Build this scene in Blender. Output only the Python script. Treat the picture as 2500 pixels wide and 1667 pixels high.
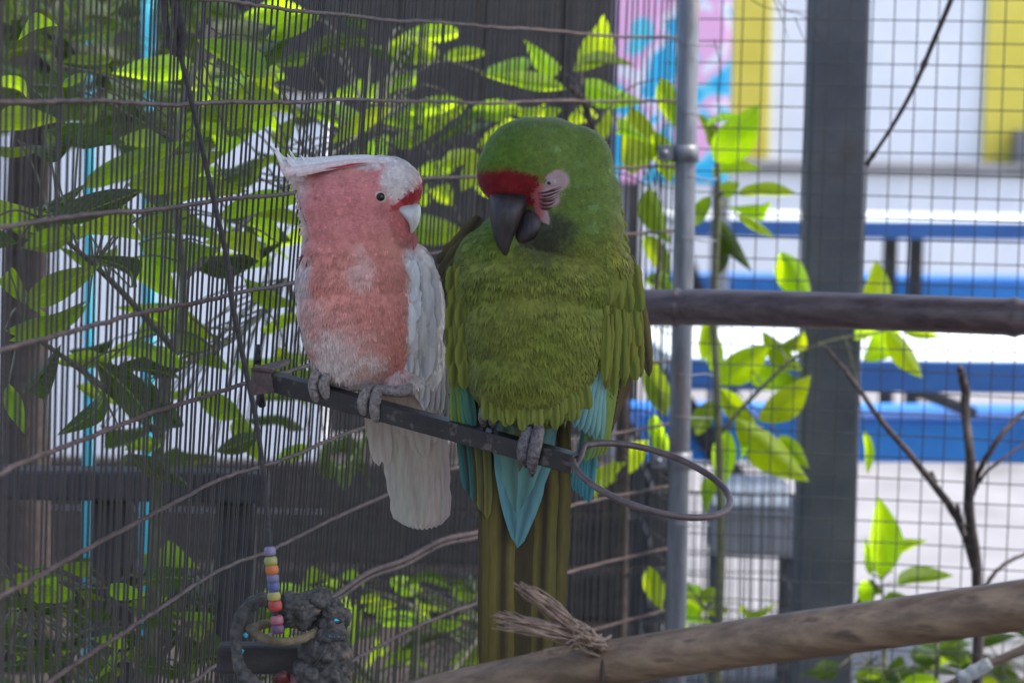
import bpy, bmesh, math, random
import numpy as np
from mathutils import Vector, Matrix
from mathutils.bvhtree import BVHTree

random.seed(7); rng = np.random.default_rng(7)
for o in list(bpy.data.objects): bpy.data.objects.remove(o, do_unlink=True)
scene = bpy.context.scene
COL = scene.collection

# ------------------------------------------------------------------ camera
F = 2500 * 100 / 36.0            # focal length in photograph pixels (100 mm lens)
EYE = 1.25
PITCH = math.atan((833.5 - 215) / F)
ROLL = math.radians(0.9)
fw = Vector((0, math.cos(PITCH), -math.sin(PITCH)))
r0 = Vector((1, 0, 0)); u0 = Vector((0, math.sin(PITCH), math.cos(PITCH)))
cr = r0 * math.cos(ROLL) + u0 * math.sin(ROLL)
cu = u0 * math.cos(ROLL) - r0 * math.sin(ROLL)
CAM = Vector((0, 0, EYE))
cam = bpy.data.objects.new('camera', bpy.data.cameras.new('camera')); COL.objects.link(cam)
cam.matrix_world = Matrix(((cr.x, cu.x, -fw.x, CAM.x), (cr.y, cu.y, -fw.y, CAM.y), (cr.z, cu.z, -fw.z, CAM.z), (0, 0, 0, 1)))
cam.data.lens = 100; cam.data.sensor_width = 36; cam.data.clip_start = 0.05; cam.data.clip_end = 400
cam.data.dof.use_dof = True; cam.data.dof.focus_distance = 2.72; cam.data.dof.aperture_fstop = 8.0
scene.camera = cam

# ------------------------------------------------------------------ light
world = bpy.data.worlds.new('World'); scene.world = world; world.use_nodes = True
SUN_EL, SUN_AZ = math.radians(58), math.radians(90)     # azimuth measured from +Y (away from camera) towards +X
nt = world.node_tree; bg = nt.nodes['Background']
sky = nt.nodes.new('ShaderNodeTexSky'); sky.sky_type = 'NISHITA'; sky.sun_disc = False
sky.sun_elevation = SUN_EL; sky.sun_rotation = SUN_AZ; sky.dust_density = 3.0
nt.links.new(sky.outputs[0], bg.inputs[0]); bg.inputs[1].default_value = 0.13
sl = bpy.data.lights.new('sun', 'SUN'); sl.energy = 1.2; sl.angle = math.radians(12); sl.color = (1, 0.95, 0.88)
sun = bpy.data.objects.new('sun', sl); COL.objects.link(sun)
sd = Vector((math.sin(SUN_AZ) * math.cos(SUN_EL), math.cos(SUN_AZ) * math.cos(SUN_EL), math.sin(SUN_EL)))
sun.rotation_euler = (-sd).to_track_quat('-Z', 'Y').to_euler(); sun.location = (3, 6, 8)
vs = scene.view_settings; vs.view_transform = 'Standard'; vs.look = 'None'; vs.gamma = 1.0; vs.exposure = 1.8
vs.use_curve_mapping = False

# ------------------------------------------------------------------ helpers
DS = 2500 / 2352.0
def at(px, py, d):
    px, py, d = float(px), float(py), float(d)
    return CAM + d * (fw + cr * ((px - 1250) / F) - cu * ((py - 833.5) / F))
def ad(x, y, d): return at(x * DS, y * DS, d)          # same, in the enlarged view's pixels

def mesh_obj(name, verts, faces, mat=None, parent=None, smooth=True):
    m = bpy.data.meshes.new(name); m.from_pydata([tuple(v) for v in verts], [], faces); m.update()
    if smooth:
        m.polygons.foreach_set('use_smooth', [True] * len(m.polygons))
    return link(name, m, mat, parent)
def link(name, m, mat=None, parent=None):
    o = bpy.data.objects.new(name, m); COL.objects.link(o)
    if mat is not None and len(m.materials) == 0: m.materials.append(mat)
    if parent is not None: o.parent = parent
    return o
def tag(o, label=None, cat=None, group=None, kind=None):
    if label: o['label'] = label
    if cat: o['category'] = cat
    if group: o['group'] = group
    if kind: o['kind'] = kind
    return o
def thing(name, label, cat, group=None, loc=(0, 0, 0)):
    o = bpy.data.objects.new(name, None); COL.objects.link(o); o.location = loc; o.empty_display_size = 0.05
    return tag(o, label, cat, group)
def adopt(o, root):
    o.parent = root; o.matrix_parent_inverse = Matrix.Translation(-Vector(root.location)); return o

def catmull(pts, n):
    pts = [Vector(p) for p in pts]
    if len(pts) < 3:
        return [pts[0].lerp(pts[-1], i / n) for i in range(n + 1)]
    P = [pts[0] * 2 - pts[1]] + pts + [pts[-1] * 2 - pts[-2]]
    out = []
    for s in range(n + 1):
        u = s / n * (len(pts) - 1); i = min(int(u), len(pts) - 2); t = u - i
        a, b, c, d = P[i], P[i + 1], P[i + 2], P[i + 3]
        out.append(0.5 * ((2 * b) + (c - a) * t + (2 * a - 5 * b + 4 * c - d) * t * t + (3 * b - a - 3 * c + d) * t ** 3))
    return out
def tube_geo(pts, rad, sides=8, cap=True, V=None, Fc=None, flat=1.0):
    V = [] if V is None else V; Fc = [] if Fc is None else Fc
    n = len(pts); b0 = len(V)
    if not hasattr(rad, '__len__'): rad = [rad] * n
    elif len(rad) != n: rad = list(np.interp(np.linspace(0, 1, n), np.linspace(0, 1, len(rad)), rad))
    T = [(pts[min(i + 1, n - 1)] - pts[max(i - 1, 0)]).normalized() for i in range(n)]
    N = T[0].orthogonal().normalized()
    for i in range(n):
        N = (N - T[i] * N.dot(T[i])).normalized(); B = T[i].cross(N)
        for k in range(sides):
            a = 2 * math.pi * k / sides
            V.append(pts[i] + (N * math.cos(a) + B * math.sin(a) * flat) * rad[i])
    for i in range(n - 1):
        for k in range(sides):
            a = b0 + i * sides + k; b = b0 + i * sides + (k + 1) % sides
            Fc.append((a, b, b + sides, a + sides))
    if cap:
        Fc.append(tuple(b0 + k for k in reversed(range(sides)))); e = b0 + (n - 1) * sides
        Fc.append(tuple(e + k for k in range(sides)))
    return V, Fc
def tube(name, pts, rad, mat, parent=None, sides=8, n=None, cap=True):
    p = catmull(pts, n) if n else [Vector(q) for q in pts]
    V, Fc = tube_geo(p, rad, sides, cap); return mesh_obj(name, V, Fc, mat, parent)
def box_geo(c, sx, sy, sz, V, Fc, rot=None, bev=0.0):
    b0 = len(V)
    for z in (-1, 1):
        for (x, y) in ((-1, -1), (1, -1), (1, 1), (-1, 1)):
            p = Vector((x * sx / 2, y * sy / 2, z * sz / 2))
            if rot is not None: p = rot @ p
            V.append(Vector(c) + p)
    for f in ((3, 2, 1, 0), (4, 5, 6, 7), (0, 1, 5, 4), (1, 2, 6, 5), (2, 3, 7, 6), (3, 0, 4, 7)):
        Fc.append(tuple(b0 + i for i in f))
def box(name, c, size, mat, parent=None, rot=None, bev=0.004):
    V, Fc = [], []; box_geo((0, 0, 0), *size, V, Fc)
    m = bpy.data.meshes.new(name); bm = bmesh.new()
    vs_ = [bm.verts.new(v) for v in V]
    for f in Fc: bm.faces.new([vs_[i] for i in f])
    if bev: bmesh.ops.bevel(bm, geom=bm.edges[:], offset=min(bev, min(size) * 0.3), segments=2, affect='EDGES', profile=0.5)
    bm.to_mesh(m); bm.free()
    o = link(name, m, mat, parent); o.location = c
    if rot is not None: o.rotation_euler = rot.to_euler() if hasattr(rot, 'to_euler') else rot
    return o

# ------------------------------------------------------------------ materials
def mat_new(name):
    m = bpy.data.materials.new(name); m.use_nodes = True
    return m, m.node_tree, m.node_tree.nodes['Principled BSDF']
def noise_mat(name, c1, c2, scale=20, rough=0.6, metal=0.0, bump=0.2, detail=6, stretch=(1, 1, 1), c3=None, spots=0, coat=0, lo=0.35, hi=0.65):
    m, t, b = mat_new(name); N = t.nodes; L = t.links
    tc = N.new('ShaderNodeTexCoord'); mp = N.new('ShaderNodeMapping'); mp.inputs['Scale'].default_value = stretch
    L.new(tc.outputs['Object'], mp.inputs[0])
    nz = N.new('ShaderNodeTexNoise'); nz.inputs['Scale'].default_value = scale; nz.inputs['Detail'].default_value = detail
    nz.inputs['Roughness'].default_value = 0.65
    L.new(mp.outputs[0], nz.inputs['Vector'])
    cr_ = N.new('ShaderNodeValToRGB'); cr_.color_ramp.elements[0].position = lo; cr_.color_ramp.elements[1].position = hi
    cr_.color_ramp.elements[0].color = (*c1, 1); cr_.color_ramp.elements[1].color = (*c2, 1)
    L.new(nz.outputs[0], cr_.inputs[0]); out = cr_.outputs[0]
    if c3 is not None:
        n2 = N.new('ShaderNodeTexNoise'); n2.inputs['Scale'].default_value = spots; n2.inputs['Detail'].default_value = 3
        L.new(mp.outputs[0], n2.inputs['Vector'])
        r2 = N.new('ShaderNodeValToRGB'); r2.color_ramp.elements[0].position = 0.6; r2.color_ramp.elements[1].position = 0.7
        L.new(n2.outputs[0], r2.inputs[0])
        mx = N.new('ShaderNodeMixRGB'); L.new(r2.outputs[0], mx.inputs[0]); L.new(out, mx.inputs[1]); mx.inputs[2].default_value = (*c3, 1); out = mx.outputs[0]
    L.new(out, b.inputs['Base Color']); b.inputs['Roughness'].default_value = rough; b.inputs['Metallic'].default_value = metal
    if coat: b.inputs['Coat Weight'].default_value = coat
    if bump:
        bp = N.new('ShaderNodeBump'); bp.inputs['Strength'].default_value = bump; bp.inputs['Distance'].default_value = 0.002
        L.new(nz.outputs[0], bp.inputs['Height']); L.new(bp.outputs[0], b.inputs['Normal'])
    return m
def leaf_mat(name, c, tr, tmix=0.55, rough=0.5):
    m, t, b = mat_new(name); N = t.nodes; L = t.links; b.inputs['Specular IOR Level'].default_value = 0.25
    tc = N.new('ShaderNodeTexCoord'); oi = N.new('ShaderNodeObjectInfo')
    nz = N.new('ShaderNodeTexNoise'); nz.inputs['Scale'].default_value = 6; L.new(tc.outputs['Object'], nz.inputs['Vector'])
    wv = N.new('ShaderNodeTexWave'); wv.inputs['Scale'].default_value = 5.0; wv.inputs['Distortion'].default_value = 1.5; wv.bands_direction = 'Y'
    L.new(tc.outputs['Object'], wv.inputs['Vector'])
    hs = N.new('ShaderNodeHueSaturation'); hs.inputs['Color'].default_value = (*c, 1)
    ma = N.new('ShaderNodeMath'); ma.operation = 'MULTIPLY_ADD'; L.new(oi.outputs['Random'], ma.inputs[0]); ma.inputs[1].default_value = 0.5; ma.inputs[2].default_value = 0.65
    mb = N.new('ShaderNodeMath'); mb.operation = 'MULTIPLY_ADD'; L.new(nz.outputs[0], mb.inputs[0]); mb.inputs[1].default_value = 0.5; L.new(ma.outputs[0], mb.inputs[2])
    L.new(mb.outputs[0], hs.inputs['Value'])
    mh = N.new('ShaderNodeMath'); mh.operation = 'MULTIPLY_ADD'; L.new(oi.outputs['Random'], mh.inputs[0]); mh.inputs[1].default_value = 0.03; mh.inputs[2].default_value = 0.485
    L.new(mh.outputs[0], hs.inputs['Hue']); L.new(hs.outputs[0], b.inputs['Base Color'])
    b.inputs['Roughness'].default_value = rough
    ts = N.new('ShaderNodeBsdfTranslucent'); h2 = N.new('ShaderNodeHueSaturation'); h2.inputs['Color'].default_value = (*tr, 1)
    L.new(mb.outputs[0], h2.inputs['Value']); L.new(mh.outputs[0], h2.inputs['Hue']); L.new(h2.outputs[0], ts.inputs[0])
    sx = N.new('ShaderNodeSeparateXYZ'); L.new(tc.outputs['Object'], sx.inputs[0])
    def mth(op, a, b_):
        q = N.new('ShaderNodeMath'); q.operation = op
        for i_, v in enumerate((a, b_)):
            if v is None: continue
            if isinstance(v, (int, float)): q.inputs[i_].default_value = v
            else: L.new(v, q.inputs[i_])
        return q.outputs[0]
    axx = mth('ABSOLUTE', sx.outputs[0], None); rib = mth('LESS_THAN', axx, 0.022)
    sv = mth('FRACT', mth('MULTIPLY', mth('SUBTRACT', sx.outputs[1], mth('MULTIPLY', axx, 0.55)), 9.0), None); sv = mth('MULTIPLY', mth('LESS_THAN', sv, 0.10), 0.55)
    vein = mth('MAXIMUM', rib, sv)
    for hh, kk in ((hs, (0.30, 0.40, 0.08, 1)), (h2, (0.55, 0.68, 0.10, 1))):
        mm = N.new('ShaderNodeMixRGB'); L.new(mth('MULTIPLY', vein, 0.35), mm.inputs[0]); L.new(hh.outputs[0], mm.inputs[1]); mm.inputs[2].default_value = kk
        L.new(mm.outputs[0], (b.inputs['Base Color'] if hh is hs else ts.inputs[0]))
    bp = N.new('ShaderNodeBump'); bp.inputs['Strength'].default_value = 0.3; bp.inputs['Distance'].default_value = 0.01; L.new(vein, bp.inputs['Height']); L.new(bp.outputs[0], b.inputs['Normal'])
    mx = N.new('ShaderNodeMixShader'); mx.inputs[0].default_value = tmix
    L.new(b.outputs[0], mx.inputs[1]); L.new(ts.outputs[0], mx.inputs[2]); L.new(mx.outputs[0], N['Material Output'].inputs[0])
    return m
def feather_mat(name, rough=0.75, var=0.25, scale=180, stretch=(1, 1, 1)):
    m, t, b = mat_new(name); N = t.nodes; L = t.links
    a = N.new('ShaderNodeAttribute'); a.attribute_name = 'Col'
    tc = N.new('ShaderNodeTexCoord'); nz = N.new('ShaderNodeTexNoise'); nz.inputs['Scale'].default_value = scale; nz.inputs['Detail'].default_value = 4
    mp = N.new('ShaderNodeMapping'); mp.inputs['Scale'].default_value = stretch; L.new(tc.outputs['Object'], mp.inputs[0]); L.new(mp.outputs[0], nz.inputs['Vector'])
    bp = N.new('ShaderNodeBump'); bp.inputs['Strength'].default_value = 0.35; bp.inputs['Distance'].default_value = 0.001; L.new(nz.outputs[0], bp.inputs['Height']); L.new(bp.outputs[0], b.inputs['Normal'])
    hs = N.new('ShaderNodeHueSaturation'); L.new(a.outputs['Color'], hs.inputs['Color'])
    ma = N.new('ShaderNodeMath'); ma.operation = 'MULTIPLY_ADD'; L.new(nz.outputs[0], ma.inputs[0]); ma.inputs[1].default_value = var * 2; ma.inputs[2].default_value = 1 - var
    L.new(ma.outputs[0], hs.inputs['Value']); L.new(hs.outputs[0], b.inputs['Base Color'])
    b.inputs['Roughness'].default_value = rough; b.inputs['Specular IOR Level'].default_value = 0.2
    b.inputs['Sheen Weight'].default_value = 0.15; b.inputs['Sheen Roughness'].default_value = 0.5
    return m

M = {}
M['wire'] = noise_mat('dull_steel_wire', (0.018, 0.014, 0.013), (0.046, 0.038, 0.035), 60, 0.6, 0.1, 0.3, c3=(0.036, 0.022, 0.017), spots=25)
M['wire_rust'] = noise_mat('rusty_steel_wire', (0.045, 0.026, 0.023), (0.115, 0.08, 0.072), 40, 0.6, 0.2, 0.3)
M['wire_dark'] = noise_mat('dark_mesh_wire', (0.018, 0.02, 0.024), (0.05, 0.052, 0.056), 60, 0.5, 0.2, 0.2)
M['galv'] = noise_mat('galvanised_pipe', (0.13, 0.14, 0.165), (0.24, 0.255, 0.285), 14, 0.45, 0.3, 0.1, stretch=(4, 4, 0.7), c3=(0.25, 0.17, 0.15), spots=9)
M['column'] = noise_mat('grey_column_paint', (0.045, 0.05, 0.066), (0.08, 0.085, 0.10), 9, 0.5, 0.1, 0.08, c3=(0.05, 0.042, 0.04), spots=7)
M['bamboo_dark'] = noise_mat('weathered_bamboo', (0.045, 0.029, 0.03), (0.125, 0.088, 0.088), 60, 0.38, 0, 0.5, stretch=(0.22, 1.3, 1.3), c3=(0.05, 0.028, 0.025), spots=45)
M['bamboo_tan'] = noise_mat('tan_bamboo', (0.085, 0.055, 0.033), (0.215, 0.15, 0.095), 55, 0.5, 0, 0.6, stretch=(0.25, 1.4, 1.4), c3=(0.065, 0.042, 0.03), spots=60)
M['perch'] = noise_mat('blackened_angle_iron', (0.009, 0.008, 0.009), (0.024, 0.02, 0.02), 45, 0.4, 0.2, 0.3, c3=(0.085, 0.07, 0.058), spots=95)
M['rust'] = noise_mat('rusty_plate', (0.05, 0.03, 0.03), (0.12, 0.075, 0.07), 60, 0.6, 0.2, 0.4)
M['cord'] = noise_mat('dark_cord', (0.018, 0.015, 0.015), (0.045, 0.038, 0.038), 200, 0.8, 0, 0.4)
M['twine'] = noise_mat('frayed_twine', (0.13, 0.09, 0.065), (0.30, 0.22, 0.17), 120, 0.9, 0, 0.4)
M['bark'] = noise_mat('dark_bark', (0.02, 0.014, 0.012), (0.07, 0.05, 0.043), 60, 0.8, 0, 0.6)
M['stem'] = noise_mat('green_stem', (0.05, 0.06, 0.03), (0.12, 0.12, 0.06), 40, 0.7)
M['concrete'] = noise_mat('pale_concrete', (0.22, 0.215, 0.22), (0.30, 0.295, 0.30), 3, 0.9, 0, 0.1, c3=(0.18, 0.175, 0.175), spots=1.5)
M['white'] = noise_mat('white_wall_paint', (0.74, 0.76, 0.80), (0.82, 0.83, 0.85), 4, 0.7, 0, 0.05)
M['yellow'] = noise_mat('yellow_wall_paint', (0.66, 0.54, 0.06), (0.74, 0.62, 0.10), 3, 0.7, 0, 0.05)
M['cyan'] = noise_mat('cyan_paint', (0.02, 0.45, 0.62), (0.06, 0.55, 0.70), 4, 0.6, 0, 0.05)
M['pink'] = noise_mat('pink_paint', (0.75, 0.34, 0.55), (0.8, 0.42, 0.6), 4, 0.6, 0, 0.05)
M['blue'] = noise_mat('blue_bench_paint', (0.012, 0.20, 0.66), (0.02, 0.25, 0.74), 8, 0.45, 0, 0.05)
M['shaded_blue'] = noise_mat('shaded_blue_edge_paint', (0.008, 0.06, 0.22), (0.012, 0.09, 0.28), 8, 0.5, 0, 0.05)  # edge blue darkened to carry the shade under the table top
M['tabletop'] = noise_mat('white_green_table_paint', (0.66, 0.74, 0.72), (0.76, 0.80, 0.80), 5, 0.5, 0, 0.05)
M['darkmetal'] = noise_mat('dark_painted_metal', (0.02, 0.02, 0.024), (0.045, 0.045, 0.05), 20, 0.7, 0.0, 0.1)
M['greyplastic'] = noise_mat('grey_plastic', (0.14, 0.145, 0.16), (0.2, 0.2, 0.22), 10, 0.45, 0, 0.05)
M['roof'] = noise_mat('roof_sheet', (0.10, 0.09, 0.09), (0.16, 0.15, 0.14), 6, 0.6, 0.2, 0.1)
M['darkwood'] = noise_mat('dark_wood', (0.024, 0.021, 0.02), (0.058, 0.05, 0.046), 20, 0.8, 0, 0.4, stretch=(1, 1, 3))
M['clay'] = noise_mat('grey_clay_crust', (0.03, 0.029, 0.027), (0.10, 0.095, 0.087), 160, 0.95, 0, 1.0, c3=(0.17, 0.12, 0.085), spots=70)
M['tanring'] = noise_mat('tan_fibre_ring', (0.10, 0.08, 0.045), (0.2, 0.155, 0.095), 90, 0.9, 0, 0.7)
M['leaf'] = leaf_mat('lime_leaf', (0.085, 0.165, 0.005), (0.30, 0.44, 0.004), 0.6)
M['leaf_lit'] = leaf_mat('lit_lime_leaf', (0.17, 0.30, 0.005), (0.52, 0.72, 0.004), 0.65)  # lit copy of the leaf, backlit glow put into its colour
M['leaf_shaded'] = leaf_mat('shaded_leaf', (0.024, 0.052, 0.006), (0.075, 0.13, 0.005), 0.4, 0.5)  # shaded copy of the leaf, shade put into its colour
M['plume'] = feather_mat('plumage'); M['vane'] = feather_mat('feather_vane', 0.6, 0.3, 330, (1, 1, 0.16))
M['skin'] = noise_mat('scaly_grey_foot_skin', (0.12, 0.095, 0.083), (0.27, 0.225, 0.2), 260, 0.7, 0, 1.0, detail=2)
M['skin_dark'] = noise_mat('dark_scaly_foot_skin', (0.05, 0.04, 0.042), (0.16, 0.135, 0.14), 260, 0.6, 0, 1.0, detail=2)
M['claw'] = noise_mat('dark_claw', (0.03, 0.025, 0.025), (0.08, 0.07, 0.065), 80, 0.35, 0, 0.1)
M['beak_dark'] = noise_mat('dark_macaw_beak', (0.005, 0.005, 0.008), (0.034, 0.021, 0.019), 55, 0.5, 0, 0.8, stretch=(2, 2, 0.35), c3=(0.02, 0.018, 0.02), spots=30)
M['beak_pale'] = noise_mat('pale_horn_beak', (0.52, 0.51, 0.48), (0.66, 0.65, 0.62), 40, 0.4, 0, 0.1)
M['eye'] = noise_mat('dark_glossy_eye', (0.004, 0.004, 0.004), (0.01, 0.008, 0.008), 10, 0.05, 0, 0)
M['lid'] = noise_mat('eyelid_skin', (0.24, 0.165, 0.16), (0.36, 0.26, 0.25), 150, 0.7, 0, 0.5)
M['ringskin'] = noise_mat('pale_orange_eye_ring', (0.5, 0.33, 0.24), (0.62, 0.46, 0.36), 150, 0.7, 0, 0.5)
def paint(name, c, rough=0.5): return noise_mat(name, tuple(x * 0.88 for x in c), c, 30, rough, 0, 0.05)

# ------------------------------------------------------------------ setting
def slab(name, verts, mat): 
    o = mesh_obj(name, verts, [(0, 1, 2, 3)], mat, smooth=False); return tag(o, kind='structure')
slab('ground', [(-120, -40, 0), (120, -40, 0), (120, 200, 0), (-120, 200, 0)], M['concrete'])

def wall_d(name, x0, x1, z0, z1, y, thick, mat, parent): 
    return box(name, ((x0 + x1) / 2, y + thick / 2, (z0 + z1) / 2), (x1 - x0, thick, z1 - z0), mat, parent, bev=0.01)
def X_at(px, d): return at(px, 400, d).x
# painted building beyond the tables
YB = 14.0
bld = thing('painted_building', 'white building wall with yellow panels beyond the blue benches', 'building', loc=(2.5, YB, 0))
zl = EYE - (415 - 227) / F * YB
adopt(wall_d('wall', -6.0, 9.0, zl, 3.6, YB, 0.3, M['white'], None), bld)
adopt(wall_d('plinth', -6.0, 9.0, 0, zl - 0.003, YB - 0.25, 0.5, M['white'], None), bld)
adopt(wall_d('ledge', -6.0, 9.0, zl, zl + 0.05, YB - 0.30, 0.297, M['concrete'], None), bld)
for a, b in ((1772, 1874), (2395, 2640)):
    adopt(wall_d('yellow_panel', X_at(a, YB), X_at(b, YB), zl + 0.053, 3.55, YB - 0.03, 0.028, M['yellow'], None), bld)
adopt(wall_d('dark_box', X_at(2462, YB), X_at(2560, YB), EYE - (415 - 235) / F * YB + 0.02, EYE - (318 - 235) / F * YB, YB - 0.2, 0.165, M['greyplastic'], None), bld)
# mural board : cyan with pink swirls, stands in front of the wall
YM = 9.5
mur = thing('mural_panel', 'cyan mural board with pink and white swirls behind the pipe', 'mural', loc=(X_at(1640, YM), YM, 0))
def mural_mat():
    m, t, b = mat_new('swirled_mural_paint'); N = t.nodes; L = t.links
    tc = N.new('ShaderNodeTexCoord'); nz = N.new('ShaderNodeTexNoise'); nz.inputs['Scale'].default_value = 3.0; nz.inputs['Detail'].default_value = 1.0; nz.inputs['Distortion'].default_value = 1.6
    L.new(tc.outputs['Object'], nz.inputs['Vector']); c = N.new('ShaderNodeValToRGB'); c.color_ramp.interpolation = 'CONSTANT'
    e = c.color_ramp.elements; e[0].position = 0; e[0].color = (0.02, 0.40, 0.68, 1); e[1].position = 0.44; e[1].color = (0.10, 0.58, 0.72, 1)
    for p, q in ((0.49, (0.78, 0.40, 0.62, 1)), (0.575, (0.74, 0.72, 0.78, 1)), (0.64, (0.02, 0.42, 0.70, 1))):
        x = e.new(p); x.color = q
    L.new(nz.outputs[0], c.inputs[0]); L.new(c.outputs[0], b.inputs['Base Color']); b.inputs['Roughness'].default_value = 0.6
    return m
M['mural'] = mural_mat()
adopt(wall_d('board', X_at(1500, YM), X_at(1775, YM), 0.94, 2.3, YM, 0.04, M['mural'], None), mur)
for px in (1512, 1764):
    adopt(wall_d('post', X_at(px, YM) - 0.03, X_at(px, YM) + 0.03, 0, 2.3, YM + 0.043, 0.06, M['greyplastic'], None), mur)

# picnic tables
def picnic(label, px0, px1, ytop, d, dtilt, ybench, db, leg_px, sl_):
    a = ad(px0, ytop, d); b = ad(px1, ytop, d)
    zt = ad(2100, ytop, d).z
    c = Vector(((a.x + b.x) / 2, a.y, 0)); Lx = b.x - a.x
    t = thing('picnic_table', label, 'table', 'blue and white picnic tables', loc=c)
    t.rotation_euler = (0, 0, math.radians(dtilt))
    zb = ad(2100, ybench, db).z; off = db - d
    box('table_top', (0, 0.40, zt), (Lx, 0.75, 0.035), M['tabletop'], t)
    box('edge_band', (0, 0.009, zt - 0.012), (Lx + 0.01, 0.026, 0.062), M['shaded_blue'], t)
    box('bench_seat', (0, off + 0.16, zb), (Lx, 0.32, 0.04), M['blue'], t)
    box('bench_edge', (0, off - 0.02, zb - 0.03), (Lx, 0.035, 0.085), M['blue'], t)
    for lx in leg_px:
        x = ad(lx, ytop, d).x - c.x
        for dx in (0, 0.095):
            box('leg', (x + dx, 0.45, zt / 2 - 0.02), (0.045, 0.06, zt - 0.045), M['darkmetal'], t)
    for s in (-1, 1):
        V, Fc = [], []; x = s * Lx * 0.47
        tube_geo([Vector((x, 0.45, zt - 0.06)), Vector((x + sl_, off + 0.2, 0.03))], 0.025, 8, True, V, Fc)
        mesh_obj('strut', V, Fc, M['darkmetal'], t)
        box('bench_leg', (x, off + 0.16, zb / 2 - 0.02), (0.05, 0.05, zb - 0.045), M['darkmetal'], t)
    if d < 8:
        V, Fc = tube_geo([ad(1992, 850, d + 0.06) - Vector(c), ad(2264, 948, off + d - 0.04) - Vector(c)], 0.014, 8); mesh_obj('strut', V, Fc, M['darkmetal'], t)
    return t
picnic('far white picnic table with blue edge, close to the yellow and white wall', 1560, 2700, 521, 10.0, 4, 655, 10.7, (2105,), 0.3)
picnic('white picnic table with blue edge, just beyond the square wire mesh', 1540, 2760, 851, 5.7, 3, 985, 6.3, (2640,), 0.45)

# ------------------------------------------------------------------ aviary : left panel of narrow bars
KX = [-260, 0, 319, 606, 723, 900, 1060, 1300, 1500, 1660]
KD = [1.80, 2.08, 2.40, 2.75, 2.86, 3.14, 3.40, 3.70, 3.90, 4.04]
def y0(px): return 215 + (px - 1250) * math.tan(ROLL)
def panel_d(px): return float(np.interp(px, KX, KD))
dense = []
xs = np.linspace(-260, 1660, 800)
ker = np.hanning(61); ker /= ker.sum()
dd = np.array([panel_d(x) for x in xs]); pad = np.pad(dd, 30, mode='reflect', reflect_type='odd'); dd = np.convolve(pad, ker, 'valid')
def panel_ds(px): return float(np.interp(px, xs, dd))
plan = [at(x, y0(x), d) for x, d in zip(xs, dd)]
arc = np.concatenate([[0], np.cumsum([(plan[i + 1] - plan[i]).length for i in range(len(plan) - 1)])])
PX = np.array([p.x for p in plan]); PY = np.array([p.y for p in plan])
def unit_wire(name, sides=6, seg=7, amp=0.9):
    V, Fc = [], []; ph = random.uniform(0, 6); ph2 = random.uniform(0, 6)
    pts = [Vector((amp * math.sin(ph + 5 * i / seg), amp * math.sin(ph2 + 4 * i / seg), i / seg - 0.5)) for i in range(seg + 1)]
    for p in pts:
        for k in range(sides):
            a = 2 * math.pi * k / sides; V.append((p.x + math.cos(a), p.y + math.sin(a), p.z))
    for i in range(seg):
        for k in range(sides):
            a = i * sides + k; b = i * sides + (k + 1) % sides; Fc.append((a, b, b + sides, a + sides))
    m = bpy.data.meshes.new(name); m.from_pydata(V, [], Fc); m.polygons.foreach_set('use_smooth', [True] * len(m.polygons)); return m
bars = [unit_wire('bar') for _ in range(5)]
for b_ in bars: b_.materials.append(M['wire'])
panel = thing('bar_mesh_panel', 'curved steel aviary panel of closely spaced vertical bars behind the birds', 'mesh panel', loc=(plan[400].x, plan[400].y, 0.0))
PITCH_W = 0.0152
ztop, zbot = EYE + 0.32, EYE - 1.02
nb = int(arc[-1] / PITCH_W)
for i in range(nb):
    s = (i + 0.5) * PITCH_W; x = np.interp(s, arc, PX); y = np.interp(s, arc, PY)
    px = np.interp(s, arc, xs)
    lean = math.radians(float(np.interp(px, [0, 350, 750, 1150, 1660], [1.0, 1.8, 4.0, 2.0, 0.6])))
    o = bpy.data.objects.new('bar', bars[i % 5]); COL.objects.link(o); o.parent = panel
    o.location = Vector((x, y, (ztop + zbot) / 2)) - panel.location
    o.location.x += math.tan(lean) * ((ztop + zbot) / 2 - EYE + 0.1)
    o.rotation_euler = (random.gauss(0, 0.0012), lean + random.gauss(0, 0.0016), 0)
    o.scale = (0.00122, 0.00122, ztop - zbot)
zA = EYE - 0.0172; HS = 0.0914
def lean_off(px, z):
    return math.tan(math.radians(float(np.interp(px, [0, 350, 750, 1150, 1660], [1.0, 1.8, 4.0, 2.0, 0.6])))) * (z - EYE + 0.1)
for n in range(-3, 11):
    z = zA - n * HS; pts = []; ph = random.uniform(0, 6)
    for j in range(0, 800, 6):
        w = 0.0016 * math.sin(ph + arc[j] * 6.5) + 0.0009 * math.sin(ph * 2 + arc[j] * 17) + 0.0004 * random.gauss(0, 1)
        pts.append(Vector((PX[j] + lean_off(xs[j], z) + 0.002, PY[j] - 0.0036, z + w)))
    V, Fc = tube_geo(pts, 0.0021, 6); o = mesh_obj('cross_wire', V, Fc, M['wire_rust']); adopt(o, panel)
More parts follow.
